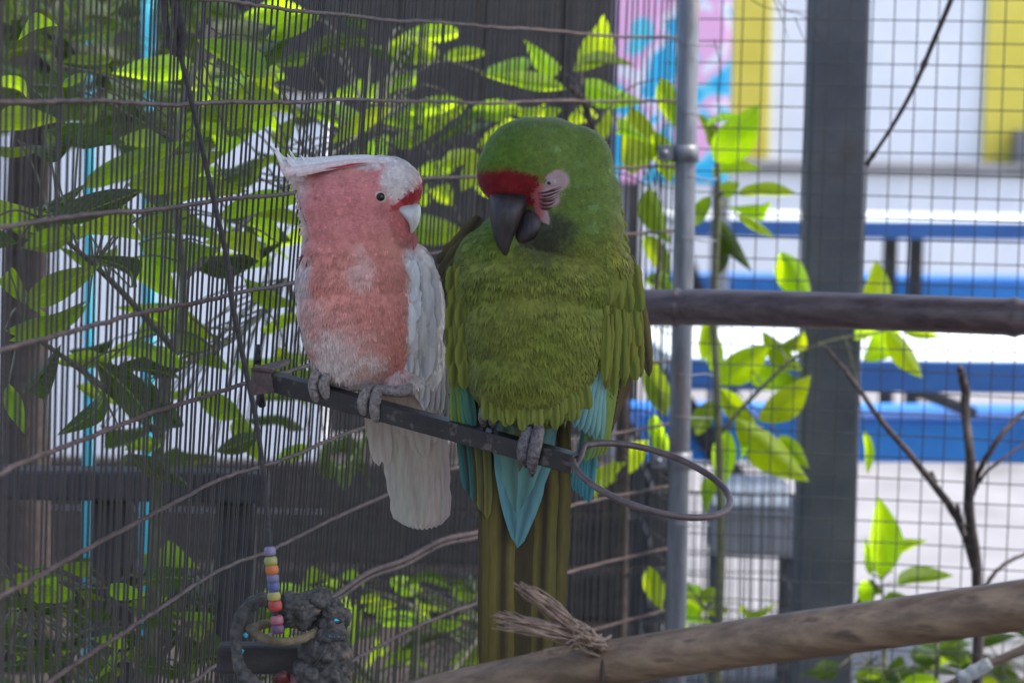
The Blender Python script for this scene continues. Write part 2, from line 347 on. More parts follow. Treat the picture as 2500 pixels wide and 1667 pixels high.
# doubled splice wire with small ties low on the panel
z = zA - 6 * HS; pts = []; V, Fc = [], []; V2, F2 = [], []
for j in range(440, 640, 5):
    pts.append(Vector((PX[j] + lean_off(xs[j], z) + 0.004, PY[j] - 0.009, z + 0.005 + 0.003 * math.sin(j * 0.09))))
tube_geo(pts, 0.0032, 8, True, V, Fc); tube_geo([v + Vector((0, -0.001, -0.0062)) for v in pts], 0.0026, 8, True, V, Fc)
for p in pts[::5]:
    ring = [p + Vector((0, 0.0062 * math.cos(a), 0.0078 * math.sin(a) - 0.003)) for a in np.linspace(0, 2 * math.pi, 11)]
    tube_geo(ring, 0.0011, 5, False, V2, F2)
adopt(mesh_obj('splice_wire', V, Fc, M['wire_rust']), panel); adopt(mesh_obj('splice_tie', V2, F2, M['wire_dark']), panel)

# corner pipe
c = at(1664, 600, 4.0); pipe = thing('corner_pipe', 'round galvanised corner pipe with bolted clamps between the two meshes', 'post', loc=(c.x + 0.003, c.y, 0))
V, Fc = tube_geo([Vector((0, 0, 0)), Vector((0, 0, 1.0)), Vector((0, 0, 2.05))], 0.0150, 20); mesh_obj('pipe', V, Fc, M['galv'], pipe)
for y in (352, 1062):
    zc = ad(1570, y, 4.0).z
    V, Fc = tube_geo([Vector((0, 0, zc - 0.012)), Vector((0, 0, zc + 0.012))], 0.0185, 20); cl = mesh_obj('clamp', V, Fc, M['galv'], pipe)
    box('lug', (-0.028, -0.006, zc), (0.022, 0.008, 0.022), M['galv'], cl); V, Fc = tube_geo([Vector((-0.03, -0.022, zc)), Vector((-0.03, 0.01, zc))], 0.0055, 6); mesh_obj('bolt', V, Fc, M['galv'], cl)
for y in (105, 262, 405, 548, 690, 862, 960, 1210):
    zc = ad(1600, y, 4.0).z; V, Fc = tube_geo(catmull([Vector((-0.008, -0.0155, zc + 0.001)), Vector((0.012, -0.0175, zc)), Vector((0.032, -0.006, zc - 0.002 + random.uniform(-0.004, 0.004))), Vector((0.046, 0.012, zc - 0.003))], 8), 0.0011, 6)
    mesh_obj('tie_wire', V, Fc, M['galv'], pipe)

# square mesh on the right
sq = [unit_wire('square_mesh_wire', 6, 12, 0.8) for _ in range(4)]
for b_ in sq: b_.materials.append(M['wire_dark'])
A = at(1695, y0(1695), 4.06); B = at(2680, y0(2680), 3.94)
grid = thing('square_mesh_panel', 'square welded wire mesh in front of the grey column', 'mesh panel', loc=((A.x + B.x) / 2, (A.y + B.y) / 2, 0))
L_ = (B - A).length; ux = Vector((B.x - A.x, B.y - A.y, 0)).normalized(); g0 = Vector((A.x, A.y, 0)); G = 0.0308
zt2, zb2 = EYE + 0.33, EYE - 1.03
def grid_wire(p, length, rot):
    o = bpy.data.objects.new('wire', random.choice(sq)); COL.objects.link(o); o.parent = grid
    o.location = p - grid.location; o.rotation_euler = rot; o.scale = (0.00085, 0.00085, length); return o
ang = math.atan2(ux.y, ux.x)
for i in range(int(L_ / G) + 1):
    p = g0 + ux * (i * G); p.z = (zt2 + zb2) / 2; grid_wire(p + Vector((0, -0.0009, 0)), zt2 - zb2, (random.gauss(0, 0.001), 0.009 + random.gauss(0, 0.0022), 0))
nrow = int((zt2 - zb2) / G)
for i in range(nrow):
    p = g0 + ux * (L_ / 2); p.z = zt2 - (i + 0.4) * G
    grid_wire(p + Vector((0, 0.0009, 0)), L_, Matrix.Rotation(ang, 3, 'Z').to_quaternion().to_matrix().to_euler() if False else (Matrix.Rotation(ang, 3, 'Z') @ Matrix.Rotation(math.pi / 2 + random.gauss(0, 0.0016), 3, 'Y')).to_euler())
# return of the mesh folded back round the pipe
for i in range(7):
    p = g0 + Vector((-0.004 - 0.0048 * i, 0.016 + 0.029 * i, 0)); p.z = (zt2 + zb2) / 2
    grid_wire(p, zt2 - zb2, (random.gauss(0, 0.001), 0.004 + random.gauss(0, 0.002), 0))
for i in range(nrow):
    p = g0 + Vector((-0.018, 0.103, 0)); p.z = zt2 - (i + 0.4) * G
    dv = Vector((-0.033, 0.19, 0)); o = grid_wire(p, dv.length, dv.to_track_quat('Z', 'Y').to_euler())

# big grey column
cc = ad(1913, 800, 4.5); col_ = thing('grey_column', 'thick grey square steel column behind the square wire mesh', 'column', loc=(cc.x, cc.y + 0.05, 0))
box('shaft', (0, 0, 1.15), (0.092, 0.092, 2.3), M['column'], col_, bev=0.006)
box('base_plate', (0, 0, 0.008), (0.18, 0.18, 0.012), M['column'], col_)

slab('bounce_cut_floor', [(-0.9, -1.5, 0.004), (2.6, -1.5, 0.004), (2.6, 3.95, 0.004), (0.2, 3.95, 0.004)], noise_mat('low_bounce_earth', (0.03, 0.024, 0.02), (0.075, 0.06, 0.05), 10, 0.95, 0, 0.5))  # unseen dark floor added to cut light bouncing up from below
sw = thing('light_block_wall', 'unseen plain dark wall added to block sky light from the left', 'wall', loc=(-1.3, -1.2, 0))  # unseen wall added to keep front-left sky light off the bars
box('wall', (0, 0, 1.5), (0.15, 5.0, 3.0), M['roof'], sw); box('coping', (0, 0, 3.031), (0.22, 5.06, 0.06), M['concrete'], sw)
# unseen sheet roof, added and trimmed to shade the birds
rf = thing('shade_roof', 'unseen dull corrugated sheet roof added to shade the birds', 'roof', loc=(0.3, 2.9, 2.1))
V, Fc = [], []; nx = 80
for i in range(nx + 1):
    t = i / nx; zz = 0.02 * math.sin(i * 1.3)
    lo = Vector((-0.75 + 3.2 * t, -0.85, zz + 0.06)); hi = Vector((-0.16 + 2.6 * t, 0.72, zz - 0.05))
    V += [lo, hi]
for i in range(nx): Fc.append((2 * i, 2 * i + 2, 2 * i + 3, 2 * i + 1))
rs = mesh_obj('sheet', V, Fc, M['roof'], rf); md = rs.modifiers.new('s', 'SOLIDIFY'); md.thickness = 0.004
for x in (2.3,):
    V, Fc = tube_geo([Vector((x, -0.8, -0.03)), Vector((x, 1.1, -0.13))], 0.02, 8); mesh_obj('rafter', V, Fc, M['galv'], rf)
    for yy, zz in ((-0.8, -0.03), (1.1, -0.13)):
        V, Fc = tube_geo([Vector((x, yy, -2.1)), Vector((x, yy, zz))], 0.02, 8); mesh_obj('post', V, Fc, M['galv'], rf)

# ------------------------------------------------------------------ foliage
def leaf_mesh(name, arch, fold, wav, seg=10):
    V, Fc = [], []; sw = random.uniform(-0.09, 0.09); asy = random.uniform(0.85, 1.15); pk = random.uniform(0.7, 1.0)
    for i in range(seg + 1):
        t = i / seg; w = 0.5 * (math.sin(math.pi * t ** pk) ** 0.8) * (1 - 0.25 * t ** 4) if 0 < t < 1 else 0.004
        z = arch * math.sin(math.pi * t)
        for k in (-1, -0.5, 0, 0.5, 1):
            V.append((k * w * (asy if k > 0 else 2 - asy) + sw * math.sin(math.pi * t), t, z + fold * abs(k) * w + wav * abs(k) * math.sin(t * 8 + k * 2) * w))
    for i in range(seg):
        for k in range(4):
            a = i * 5 + k; Fc.append((a, a + 1, a + 6, a + 5))
    m = bpy.data.meshes.new(name); m.from_pydata(V, [], Fc); m.polygons.foreach_set('use_smooth', [True] * len(m.polygons)); return m
LV = {}
for mk in ('leaf', 'leaf_lit', 'leaf_shaded'):
    LV[mk] = [leaf_mesh('leaf', a, f, w) for a, f, w in ((0.05, 0.25, 0.05), (0.14, 0.3, 0.10), (0.24, 0.15, 0.08), (-0.10, 0.3, 0.10), (0.1, 0.55, 0.14), (0.18, -0.3, 0.12), (0.30, 0.4, 0.05))]
    for m in LV[mk]: m.materials.append(M[mk])
def leaf(parent, b, t, w, mk, roll=0.0, var=None):
    ax = t - b; ln = ax.length; y = ax.normalized()
    side = y.cross(fw).normalized(); nn = side.cross(y)
    sd_ = side * math.cos(roll) + nn * math.sin(roll); n = sd_.cross(y)
    m = random.choice(LV[mk]) if var is None else LV[mk][var]
    o = bpy.data.objects.new('leaf', m); COL.objects.link(o)
    bb = b - Vector(parent.location)
    o.matrix_world = Matrix(((sd_.x * w, y.x * ln, n.x * ln, bb.x), (sd_.y * w, y.y * ln, n.y * ln, bb.y), (sd_.z * w, y.z * ln, n.z * ln, bb.z), (0, 0, 0, 1)))
    o.parent = parent; return o
def plant(name, label, cat, base, stems, leaves, stem_mat='stem', group=None):
    """stems: list of (points, radii); leaves: (base, tip, width_m, matkey, roll)"""
    root = thing(name, label, cat, group, loc=base)
    V, Fc = [], []; allp = []
    for pts, rad in stems:
        p = catmull(pts, 6 * len(pts)); allp += p; tube_geo([q - Vector(base) for q in p], rad, 7, True, V, Fc)
    for lf in leaves:
        b, t = lf[0], lf[1]
        q = min(allp, key=lambda a: (a - b).length)
        if (q - b).length > 0.004:
            mid = q.lerp(b, 0.5) + Vector((0, 0, 0.1 * (q - b).length))
            tube_geo([v - Vector(base) for v in catmull([q, mid, b], 6)], [0.0016, 0.0010], 5, True, V, Fc)
        leaf(root, *lf)
    mesh_obj('stem', V, Fc, M[stem_mat], root)
    return root
def LD(x0, y0_, x1, y1, w, d, mk='leaf_lit', roll=None, dd=None):
    dd = random.uniform(-0.06, 0.06) if dd is None else dd
    return (ad(x0, y0_, d), ad(x1, y1, d + dd), w * DS * d / F, mk, random.uniform(-0.6, 0.6) if roll is None else roll)

# plant just outside the square mesh
d = 4.42
R1 = [(1640, 372, 1742, 240, 92), (1622, 290, 1712, 268, 22), (1636, 402, 1752, 388, 46), (1690, 446, 1832, 446, 36), (1672, 474, 1772, 462, 34), (1655, 440, 1700, 420, 40),
      (1640, 500, 1728, 625, 42, 'leaf_shaded'), (1690, 490, 1780, 545, 22), (1640, 340, 1600, 260, 40, 'leaf'), (1630, 450, 1590, 520, 40, 'leaf'), (1650, 520, 1630, 640, 36, 'leaf_shaded'),
      (1860, 700, 1792, 578, 74), (2000, 705, 2012, 596, 66), (1640, 770, 1655, 880, 44), (1750, 760, 1842, 850, 52), (1640, 880, 1768, 792, 76), (1700, 850, 1850, 880, 60),
      (1740, 965, 1862, 862, 76), (1690, 960, 1858, 1105, 84), (1650, 890, 1740, 985, 50), (1668, 985, 1660, 1122, 58), (1790, 1000, 1858, 1075, 40), (1720, 1010, 1700, 1060, 16),
      (1985, 830, 2062, 748, 70), (2035, 748, 2118, 868, 52), (2060, 752, 2164, 774, 26), (1985, 990, 1992, 1090, 26), (1636, 730, 1612, 830, 46), (1640, 920, 1600, 1000, 50, 'leaf'), (1660, 1080, 1620, 1180, 40, 'leaf'),
      (1780, 800, 1845, 760, 40), (1960, 780, 2000, 730, 50)]
lv = [LD(*r[:5], d + random.uniform(-0.05, 0.12), *(r[5:6] or ['leaf_lit'])) for r in R1]
plant('broadleaf_shrub', 'lime green broad leaved shrub growing against the outside of the square mesh', 'shrub', (ad(1640, 1500, d).x, ad(1640, 1500, d).y, 0),
      [([Vector((ad(1640, 1500, d).x, ad(1640, 1500, d).y, 0)), ad(1655, 1300, d), ad(1650, 1000, d), ad(1640, 700, d), ad(1650, 480, d), ad(1645, 330, d)], [0.008, 0.006, 0.004]),
       ([ad(1650, 1000, d), ad(1740, 900, d), ad(1860, 800, d), ad(2030, 760, d)], [0.004, 0.002])], lv)
d = 4.35
R2 = [(2022, 1330, 2016, 1138, 82), (2050, 1310, 2132, 1240, 54), (2060, 1340, 2192, 1322, 46, 'leaf'), (2000, 1320, 1986, 1230, 22), (2030, 1370, 2110, 1400, 40, 'leaf'), (1995, 1400, 1985, 1330, 40), (2030, 1360, 1960, 1400, 40, 'leaf_shaded')]
lv = [LD(*r[:5], d, *(r[5:6] or ['leaf_lit'])) for r in R2]
bx = ad(2030, 1600, d); plant('upright_seedling', 'small upright plant with one large pale green leaf beside the grey column', 'plant', (bx.x, bx.y, 0), [([Vector((bx.x, bx.y, 0)), ad(2030, 1500, d), ad(2025, 1330, d)], [0.004, 0.002])], lv)

def scatter(x0, x1, y0_, y1, n, dfun, lmin, lmax, ratio, mks, droop=0.4):
    out = []
    for _ in range(n):
        x = random.uniform(x0, x1); y = random.uniform(y0_, y1); dd_ = dfun(x); a = random.choice((0, math.pi)) + random.gauss(0, 0.55); l = random.uniform(lmin, lmax)
        tx, ty = x + l * math.cos(a), y + l * abs(math.sin(a)) * droop * random.choice((-1, 1, 1)) 
        out.append(LD(x, y, tx, ty, l * random.uniform(ratio * 0.8, ratio * 1.2), dd_, random.choice(mks), random.uniform(-1.0, 1.0), random.uniform(-0.05, 0.15)))
    return out
def behind(x, lo, hi): return panel_ds(min(max(x * DS + 150, -250), 1650)) + random.uniform(lo + 0.08, hi)
# low plants under the lower bamboo on the right
lv = scatter(1900, 2420, 1450, 1640, 46, lambda x: random.uniform(4.25, 4.6), 60, 120, 0.42, ['leaf', 'leaf_shaded', 'leaf_shaded'])
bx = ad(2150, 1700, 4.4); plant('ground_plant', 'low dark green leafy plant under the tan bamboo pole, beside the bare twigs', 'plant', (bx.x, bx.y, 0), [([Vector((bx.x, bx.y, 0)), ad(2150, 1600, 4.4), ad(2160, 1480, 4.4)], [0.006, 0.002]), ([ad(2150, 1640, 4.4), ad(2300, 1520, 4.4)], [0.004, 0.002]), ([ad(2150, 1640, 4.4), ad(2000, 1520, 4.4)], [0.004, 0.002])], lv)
lv = scatter(1560, 1720, 1340, 1480, 12, lambda x: random.uniform(4.4, 4.7), 50, 90, 0.45, ['leaf', 'leaf_lit'])
bx = ad(1620, 1600, 4.5); plant('ground_plant', 'low leafy plant at the foot of the small wire cage', 'plant', (bx.x, bx.y, 0), [([Vector((bx.x, bx.y, 0)), ad(1620, 1400, 4.5)], [0.005, 0.002])], lv)

# shrub behind the panel, above the macaw
C1 = [(1318, 165, 1388, 34, 82), (1282, 170, 1204, 92, 50), (1300, 205, 1106, 172, 40), (1330, 150, 1462, 152, 30, 'leaf'), (1335, 190, 1482, 236, 62), (1450, 244, 1452, 402, 96), (1370, 262, 1290, 300, 44), (1190, 280, 1096, 338, 56),
      (1240, 240, 1150, 250, 40), (1400, 250, 1330, 330, 46, 'leaf'), (1500, 300, 1540, 420, 60), (1290, 250, 1220, 300, 46), (1130, 330, 1060, 440, 46), (1490, 430, 1540, 560, 60, 'leaf'), (1480, 540, 1540, 640, 56, 'leaf'), (1100, 350, 1010, 380, 40),
      (1520, 180, 1560, 300, 50), (1480, 640, 1560, 700, 44, 'leaf'), (1420, 300, 1500, 330, 40), (1490, 1010, 1400, 1110, 60), (1440, 1060, 1370, 1150, 50), (1490, 1300, 1520, 1400, 46), (1500, 950, 1530, 1060, 46), (1490, 820, 1530, 960, 60, 'leaf')]
lv = [LD(*r[:5], panel_ds(r[0] * DS) + random.uniform(0.15, 0.5), *(r[5:6] or ['leaf_lit'])) for r in C1]
bx = ad(1420, 1500, 4.2)
plant('broadleaf_shrub', 'lime leaved shrub behind the bars, above the green macaw', 'shrub', (bx.x, bx.y, 0), [([Vector((bx.x, bx.y, 0)), ad(1430, 1000, 4.2), ad(1400, 500, 4.1), ad(1350, 260, 4.05), ad(1310, 200, 4.0)], [0.012, 0.007, 0.004]), ([ad(1380, 400, 4.1), ad(1250, 330, 3.9), ad(1100, 350, 3.8)], [0.006, 0.003]), ([ad(1430, 900, 4.2), ad(1500, 700, 4.25), ad(1520, 500, 4.3)], [0.006, 0.003])], lv, 'bark')

# large leaved shrub behind the left part of the panel
L1 = [(450, 92, 608, 180, 70), (610, 90, 740, 32, 52), (560, 180, 690, 60, 40, 'leaf_shaded'), (600, 250, 390, 296, 46), (640, 340, 680, 268, 60), (290, 425, 520, 348, 84), (190, 430, 430, 322, 60, 'leaf'), (100, 300, 290, 330, 60, 'leaf_shaded'),
      (380, 470, 570, 440, 66), (318, 560, 505, 575, 92), (500, 500, 690, 462, 60, 'leaf'), (120, 510, 330, 436, 66, 'leaf_shaded'), (20, 480, 200, 420, 70, 'leaf_shaded'), (50, 570, 190, 520, 60, 'leaf'), (280, 600, 410, 690, 80), (420, 600, 650, 556, 56, 'leaf_shaded'),
      (60, 700, 230, 610, 74, 'leaf'), (10, 760, 200, 690, 50), (300, 660, 200, 590, 56, 'leaf_shaded'), (360, 700, 500, 780, 66), (220, 830, 345, 975, 90, 'leaf_shaded'), (60, 900, 140, 790, 60, 'leaf_shaded'), (400, 760, 530, 850, 64, 'leaf'), (20, 620, 90, 720, 50), (240, 900, 130, 1000, 60, 'leaf_shaded'),
      (560, 640, 690, 700, 50), (600, 760, 690, 720, 40), (450, 900, 560, 960, 60, 'leaf'), (540, 960, 600, 1060, 56), (640, 560, 560, 500, 56), (650, 900, 560, 830, 50), (520, 300, 640, 250, 50, 'leaf'), (700, 250, 850, 300, 60), (760, 330, 900, 250, 44), (920, 260, 1060, 230, 46), (900, 330, 1000, 300, 44), (700, 130, 860, 90, 50, 'leaf_shaded'),
      (340, 870, 420, 980, 60, 'leaf_shaded'), (300, 1040, 440, 1120, 50, 'leaf_shaded'), (20, 880, 60, 1000, 44)]
lv = [LD(*r[:4], r[4] * 0.95, behind(r[0], 0.2, 0.7), *(r[5:6] or [random.choice(['leaf', 'leaf', 'leaf_lit'])])) for r in L1]
lv += scatter(560, 1140, 20, 560, 34, lambda x: behind(x, 0.4, 1.1), 90, 160, 0.4, ['leaf', 'leaf_shaded', 'leaf_lit'])
lv += scatter(220, 760, 760, 1090, 30, lambda x: behind(x, 0.35, 1.2), 90, 170, 0.34, ['leaf', 'leaf_shaded', 'leaf_shaded'])
lv += scatter(60, 680, 240, 860, 26, lambda x: behind(x, 0.25, 0.8), 110, 200, 0.3, ['leaf', 'leaf', 'leaf_lit'])
lv += scatter(-60, 700, 40, 560, 26, lambda x: behind(x, 0.4, 1.0), 100, 200, 0.3, ['leaf', 'leaf_lit', 'leaf_shaded'])
bx = ad(330, 1600, 3.2)
plant('large_leaved_shrub', 'big shrub with long green leaves behind the bars beside the pink cockatoo', 'shrub', (bx.x, bx.y, 0), [([Vector((bx.x, bx.y, 0)), ad(360, 1100, 3.2), ad(420, 700, 3.2), ad(400, 350, 3.2), ad(480, 60, 3.3)], [0.009, 0.005, 0.003]),
      ([ad(400, 800, 3.2), ad(250, 640, 3.0), ad(90, 500, 2.85)], [0.0045, 0.002]), ([ad(420, 640, 3.2), ad(600, 480, 3.4), ad(850, 290, 3.8)], [0.0045, 0.002]), ([ad(370, 1000, 3.2), ad(200, 860, 3.0), ad(60, 760, 2.8)], [0.0045, 0.002]), ([ad(400, 850, 3.2), ad(560, 760, 3.35), ad(660, 640, 3.5)], [0.004, 0.002])], lv, 'stem')
# shaded undergrowth bottom left and middle
lv = scatter(-80, 560, 1300, 1640, 120, lambda x: behind(x, 0.25, 1.1), 70, 130, 0.42, ['leaf_shaded', 'leaf_shaded', 'leaf'])
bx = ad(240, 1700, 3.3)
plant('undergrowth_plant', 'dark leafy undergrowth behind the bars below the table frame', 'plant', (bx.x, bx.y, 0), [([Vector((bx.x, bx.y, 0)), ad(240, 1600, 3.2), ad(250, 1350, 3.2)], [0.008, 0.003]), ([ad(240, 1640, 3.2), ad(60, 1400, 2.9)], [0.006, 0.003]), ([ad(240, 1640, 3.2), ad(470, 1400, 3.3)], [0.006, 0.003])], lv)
lv = scatter(640, 1180, 1330, 1640, 60, lambda x: behind(x, 0.3, 0.9), 60, 120, 0.42, ['leaf_shaded', 'leaf', 'leaf_lit'])
bx = ad(950, 1720, 3.9)
plant('undergrowth_plant', 'leafy plant behind the bars at the foot of the macaw tail', 'plant', (bx.x, bx.y, 0), [([Vector((bx.x, bx.y, 0)), ad(950, 1640, 3.8), ad(960, 1400, 3.8)], [0.008, 0.003]), ([ad(950, 1660, 3.8), ad(760, 1460, 3.6)], [0.006, 0.003]), ([ad(950, 1660, 3.8), ad(1120, 1440, 4.0)], [0.006, 0.003])], lv)
# overhanging tree added to darken the top left corner
lv = scatter(-200, 520, -120, 330, 190, lambda x: random.uniform(4.6, 6.0), 90, 150, 0.45, ['leaf_shaded'])
lv += scatter(-200, 260, -80, 240, 90, lambda x: random.uniform(3.6, 4.6), 90, 150, 0.45, ['leaf_shaded'])
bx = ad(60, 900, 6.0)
plant('shade_tree', 'dark leaved tree added behind the bars to darken the corner, beside the cyan poles', 'tree', (bx.x, bx.y, 0), [([Vector((bx.x, bx.y, 0)), ad(60, 600, 6.0), ad(90, 200, 5.6), ad(160, -60, 5.2)], [0.06, 0.045, 0.02]), ([ad(80, 300, 5.7), ad(300, 150, 5.3), ad(480, 60, 5.2)], [0.02, 0.006]), ([ad(80, 260, 5.6), ad(-60, 100, 5.0)], [0.02, 0.006])], lv, 'bark')

# things behind the left panel : pale wall, cyan poles, dark table frame
YW = 8.2
lw = thing('pale_garden_wall', 'pale sunlit garden wall seen through the leaves behind the bars', 'wall', loc=(-0.8, YW, 0))
adopt(wall_d('wall', -3.2, X_at(800, YW), 0.0, EYE - 0.075, YW, 0.15, M['white'], None), lw)
adopt(wall_d('coping', -3.25, X_at(800, YW) + 0.03, EYE - 0.072, EYE - 0.03, YW - 0.03, 0.21, M['concrete'], None), lw)
bwl = thing('dark_timber_shed', 'dark timber shed rising behind the pale garden wall', 'shed', loc=(-1.0, 10.2, 0))
adopt(wall_d('backing', -3.6, 0.45, 0, 2.9, 10.26, 0.04, M['darkwood'], None), bwl)
for i in range(14):
    x = -3.6 + i * 0.29
    adopt(wall_d('plank', x, x + 0.283, 0, 2.9, 10.2 + random.uniform(-0.006, 0.006), 0.05, M['darkwood'], None), bwl)
adopt(wall_d('roof', -3.8, 0.4, 2.903, 3.0, 9.9, 1.8, M['roof'], None), bwl)
for i, (x, r, yb, lab) in enumerate(((342, 0.022, 4.9, 'thick cyan painted pole behind the bars and leaves'), (205, 0.016, 5.0, 'thin cyan painted pole under the shade tree'))):
    q = ad(x, 300, yb); V, Fc = tube_geo([Vector((q.x, q.y, 0)), Vector((q.x, q.y, 1.6))], r * 0.6, 14)
    tag(mesh_obj('cyan_pole', V, Fc, M['cyan']), lab, 'pole')
slab('planting_bed', [(-4, 3.0, 0.004), (0.35, 4.4, 0.004), (0.35, 10.0, 0.004), (-4, 10.0, 0.004)], noise_mat('dark_soil', (0.018, 0.013, 0.01), (0.05, 0.036, 0.027), 12, 0.95, 0, 0.5))
pbx = thing('planter_wall', 'low dark timber planter wall behind the bars under the leaves', 'planter', loc=(-1.2, 6.6, 0))
for i in range(3): adopt(wall_d('board', -3.4, 0.4, 0.005 + i * 0.125, 0.125 + i * 0.125, 6.6 + 0.004 * (i % 2), 0.04, M['darkwood'], None), pbx)
q = ad(240, 1110, 3.3)
tf = thing('table_frame', 'dark grey table frame behind the bars at the lower left', 'table', loc=(q.x, q.y, 0))
box('rail', (-0.12, 0, q.z), (0.62, 0.05, 0.035), M['darkmetal'], tf); pass
for x in (-0.38, 0.005, 0.15): box('leg', (x, 0.03, q.z / 2 - 0.01), (0.045, 0.045, q.z - 0.022), M['darkmetal'], tf)

# small wire cage with a crate outside the square mesh
dC = 5.0; ca = ad(1500, 1130, dC); cb = ad(1852, 1130, dC); zct = ca.z; cage = thing('wire_cage', 'small open wire cage on the ground behind the corner pipe', 'cage', loc=((ca.x + cb.x) / 2, ca.y, 0)); wC = cb.x - ca.x
def cwire(p, q, r=0.0016):
    v = q - p; o = bpy.data.objects.new('wire', sq[0]); COL.objects.link(o); o.parent = cage; o.location = (p + q) / 2; o.scale = (r, r, v.length); o.rotation_euler = v.to_track_quat('Z', 'Y').to_euler()
for i in range(15):
    x = -wC / 2 + wC * i / 14
    for y in (0, 0.4): cwire(Vector((x, y, 0)), Vector((x, y, zct)))
for j in range(6):
    zz = zct * (1 - j / 5.3)
    for y in (0, 0.4): cwire(Vector((-wC / 2, y, zz)), Vector((wC / 2, y, zz)), 0.0024 if j == 0 else 0.0016)
    for x in (-wC / 2, wC / 2): cwire(Vector((x, 0, zz)), Vector((x, 0.4, zz)), 0.0024 if j == 0 else 0.0016)
q = ad(1735, 1232, 5.9)
cr_ = thing('plastic_crate', 'dark grey plastic crate standing behind the small wire cage', 'crate', loc=(q.x, q.y + 0.1, 0))
box('body', (0, 0, q.z), (0.18, 0.2, 0.085), M['greyplastic'], cr_); box('rim', (0, 0, q.z + 0.048), (0.2, 0.22, 0.016), M['greyplastic'], cr_)
for s in (-1, 1): box('stand_leg', (s * 0.075, 0, q.z / 2 - 0.023), (0.02, 0.16, q.z - 0.046), M['darkmetal'], cr_)
tb = thing('folded_cloth', 'white folded cloth lying on the dark grey crate', 'cloth', loc=(q.x - 0.01, q.y + 0.1, q.z + 0.0575))
box('fold', (0, 0, 0.014), (0.165, 0.17, 0.026), M['white'], tb, bev=0.01); box('fold', (0.012, 0.01, 0.038), (0.13, 0.15, 0.02), M['white'], tb, rot=Matrix.Rotation(0.1, 3, 'Z'), bev=0.008)

# bare twigs
d = 4.15; bx = ad(2245, 1560, d)
bt = thing('bare_shrub', 'leafless dark twiggy shrub behind the square mesh', 'shrub', loc=(bx.x, bx.y, 0))
TW = [([(2245, 1600), (2246, 1340), (2228, 1180), (2228, 1040), (2218, 960), (2216, 890), (2204, 845)], [0.0085, 0.008, 0.0075, 0.0065, 0.007, 0.005]),
      ([(2240, 1300), (2200, 1190), (2120, 1080), (2020, 960), (1950, 862), (1892, 792)], [0.0075, 0.006, 0.0045, 0.0035, 0.0018]),
      ([(2232, 1140), (2250, 1080), (2300, 1000), (2352, 945), (2420, 890)], [0.005, 0.0042, 0.003]), ([(2235, 1130), (2270, 1080), (2352, 1020), (2430, 970)], [0.003, 0.0022, 0.0015]),
      ([(2250, 1370), (2290, 1310), (2352, 1272), (2430, 1250)], [0.0035, 0.003, 0.002]), ([(2215, 1230), (2198, 1160)], [0.004, 0.003]), ([(2150, 1110), (2140, 1085)], [0.003, 0.0028])]
for k, (pp, rr) in enumerate(TW):
    p = catmull([ad(x, y, d + 0.02 * math.sin(i * 1.7 + k)) - Vector(bt.location) for i, (x, y) in enumerate(pp)], 30)
    p = [v + Vector((random.gauss(0, 0.0006), 0, random.gauss(0, 0.0006))) for v in p]
    if k == 0: p[0].z = min(p[0].z, 0.0); p = [Vector((p[0].x, p[0].y, -bt.location.z))] + p[1:]
    V, Fc = tube_geo(p, rr, 8); mesh_obj('trunk' if k == 0 else 'branch', V, Fc, M['bark'], bt)
d = 3.9
p = catmull([ad(x, y, d + 0.01 * i) for i, (x, y) in enumerate([(2230, -120), (2185, 0), (2145, 95), (2100, 200), (2050, 290), (1990, 380)])], 40)
rr = [0.0042 * (1 + 0.5 * (random.random() < 0.12)) * (1 - 0.35 * i / 40) for i in range(41)]
V, Fc = tube_geo(p, rr, 7); tag(mesh_obj('hanging_twig', V, Fc, M['bark']), 'thin dark leafless twig slanting down against the upper square mesh', 'twig')
dv_ = thing('dry_vine', 'hair thin dry vine strands caught in the square mesh beside the pipe', 'vine', loc=ad(1780, 60, 3.98))
for pp in (((1770, -40), (1800, 20), (1850, 40), (1900, 110), (1958, 172)), ((1765, -30), (1790, 30), (1812, 92)), ((1700, -20), (1760, 18), (1850, 28), (1880, 40)), ((1825, 40), (1842, 80), (1855, 110)), ((1640, 90), (1655, 160), (1648, 230), (1672, 290))):
    V, Fc = tube_geo([v - Vector(dv_.location) for v in catmull([ad(x, y, 3.98) for x, y in pp], 20)], [0.0008, 0.0006, 0.0003], 5); mesh_obj('strand', V, Fc, M['bark'], dv_)
d = 3.6
p = catmull([ad(x, y, d) for x, y in [(2120, 1600), (2200, 1560), (2280, 1520), (2352, 1490), (2450, 1440)]], 24)
lt = thing('low_branch', 'thin brown branch wrapped with white tape at the lower bamboo', 'branch', loc=p[12]); V, Fc = tube_geo([v - p[12] for v in p], [0.004, 0.007], 8); mesh_obj('branch', V, Fc, M['bamboo_tan'], lt)
p2 = catmull([ad(x, y, d - 0.002) for x, y in [(2200, 1561), (2235, 1543), (2275, 1521)]], 10); V, Fc = tube_geo([v - p[12] for v in p2], [0.0072, 0.0098, 0.0082, 0.0100, 0.0085, 0.0094, 0.0076], 10); mesh_obj('tape', V, Fc, noise_mat('dirty_white_tape', (0.22, 0.22, 0.21), (0.46, 0.46, 0.45), 90, 0.7, 0, 0.6), lt)

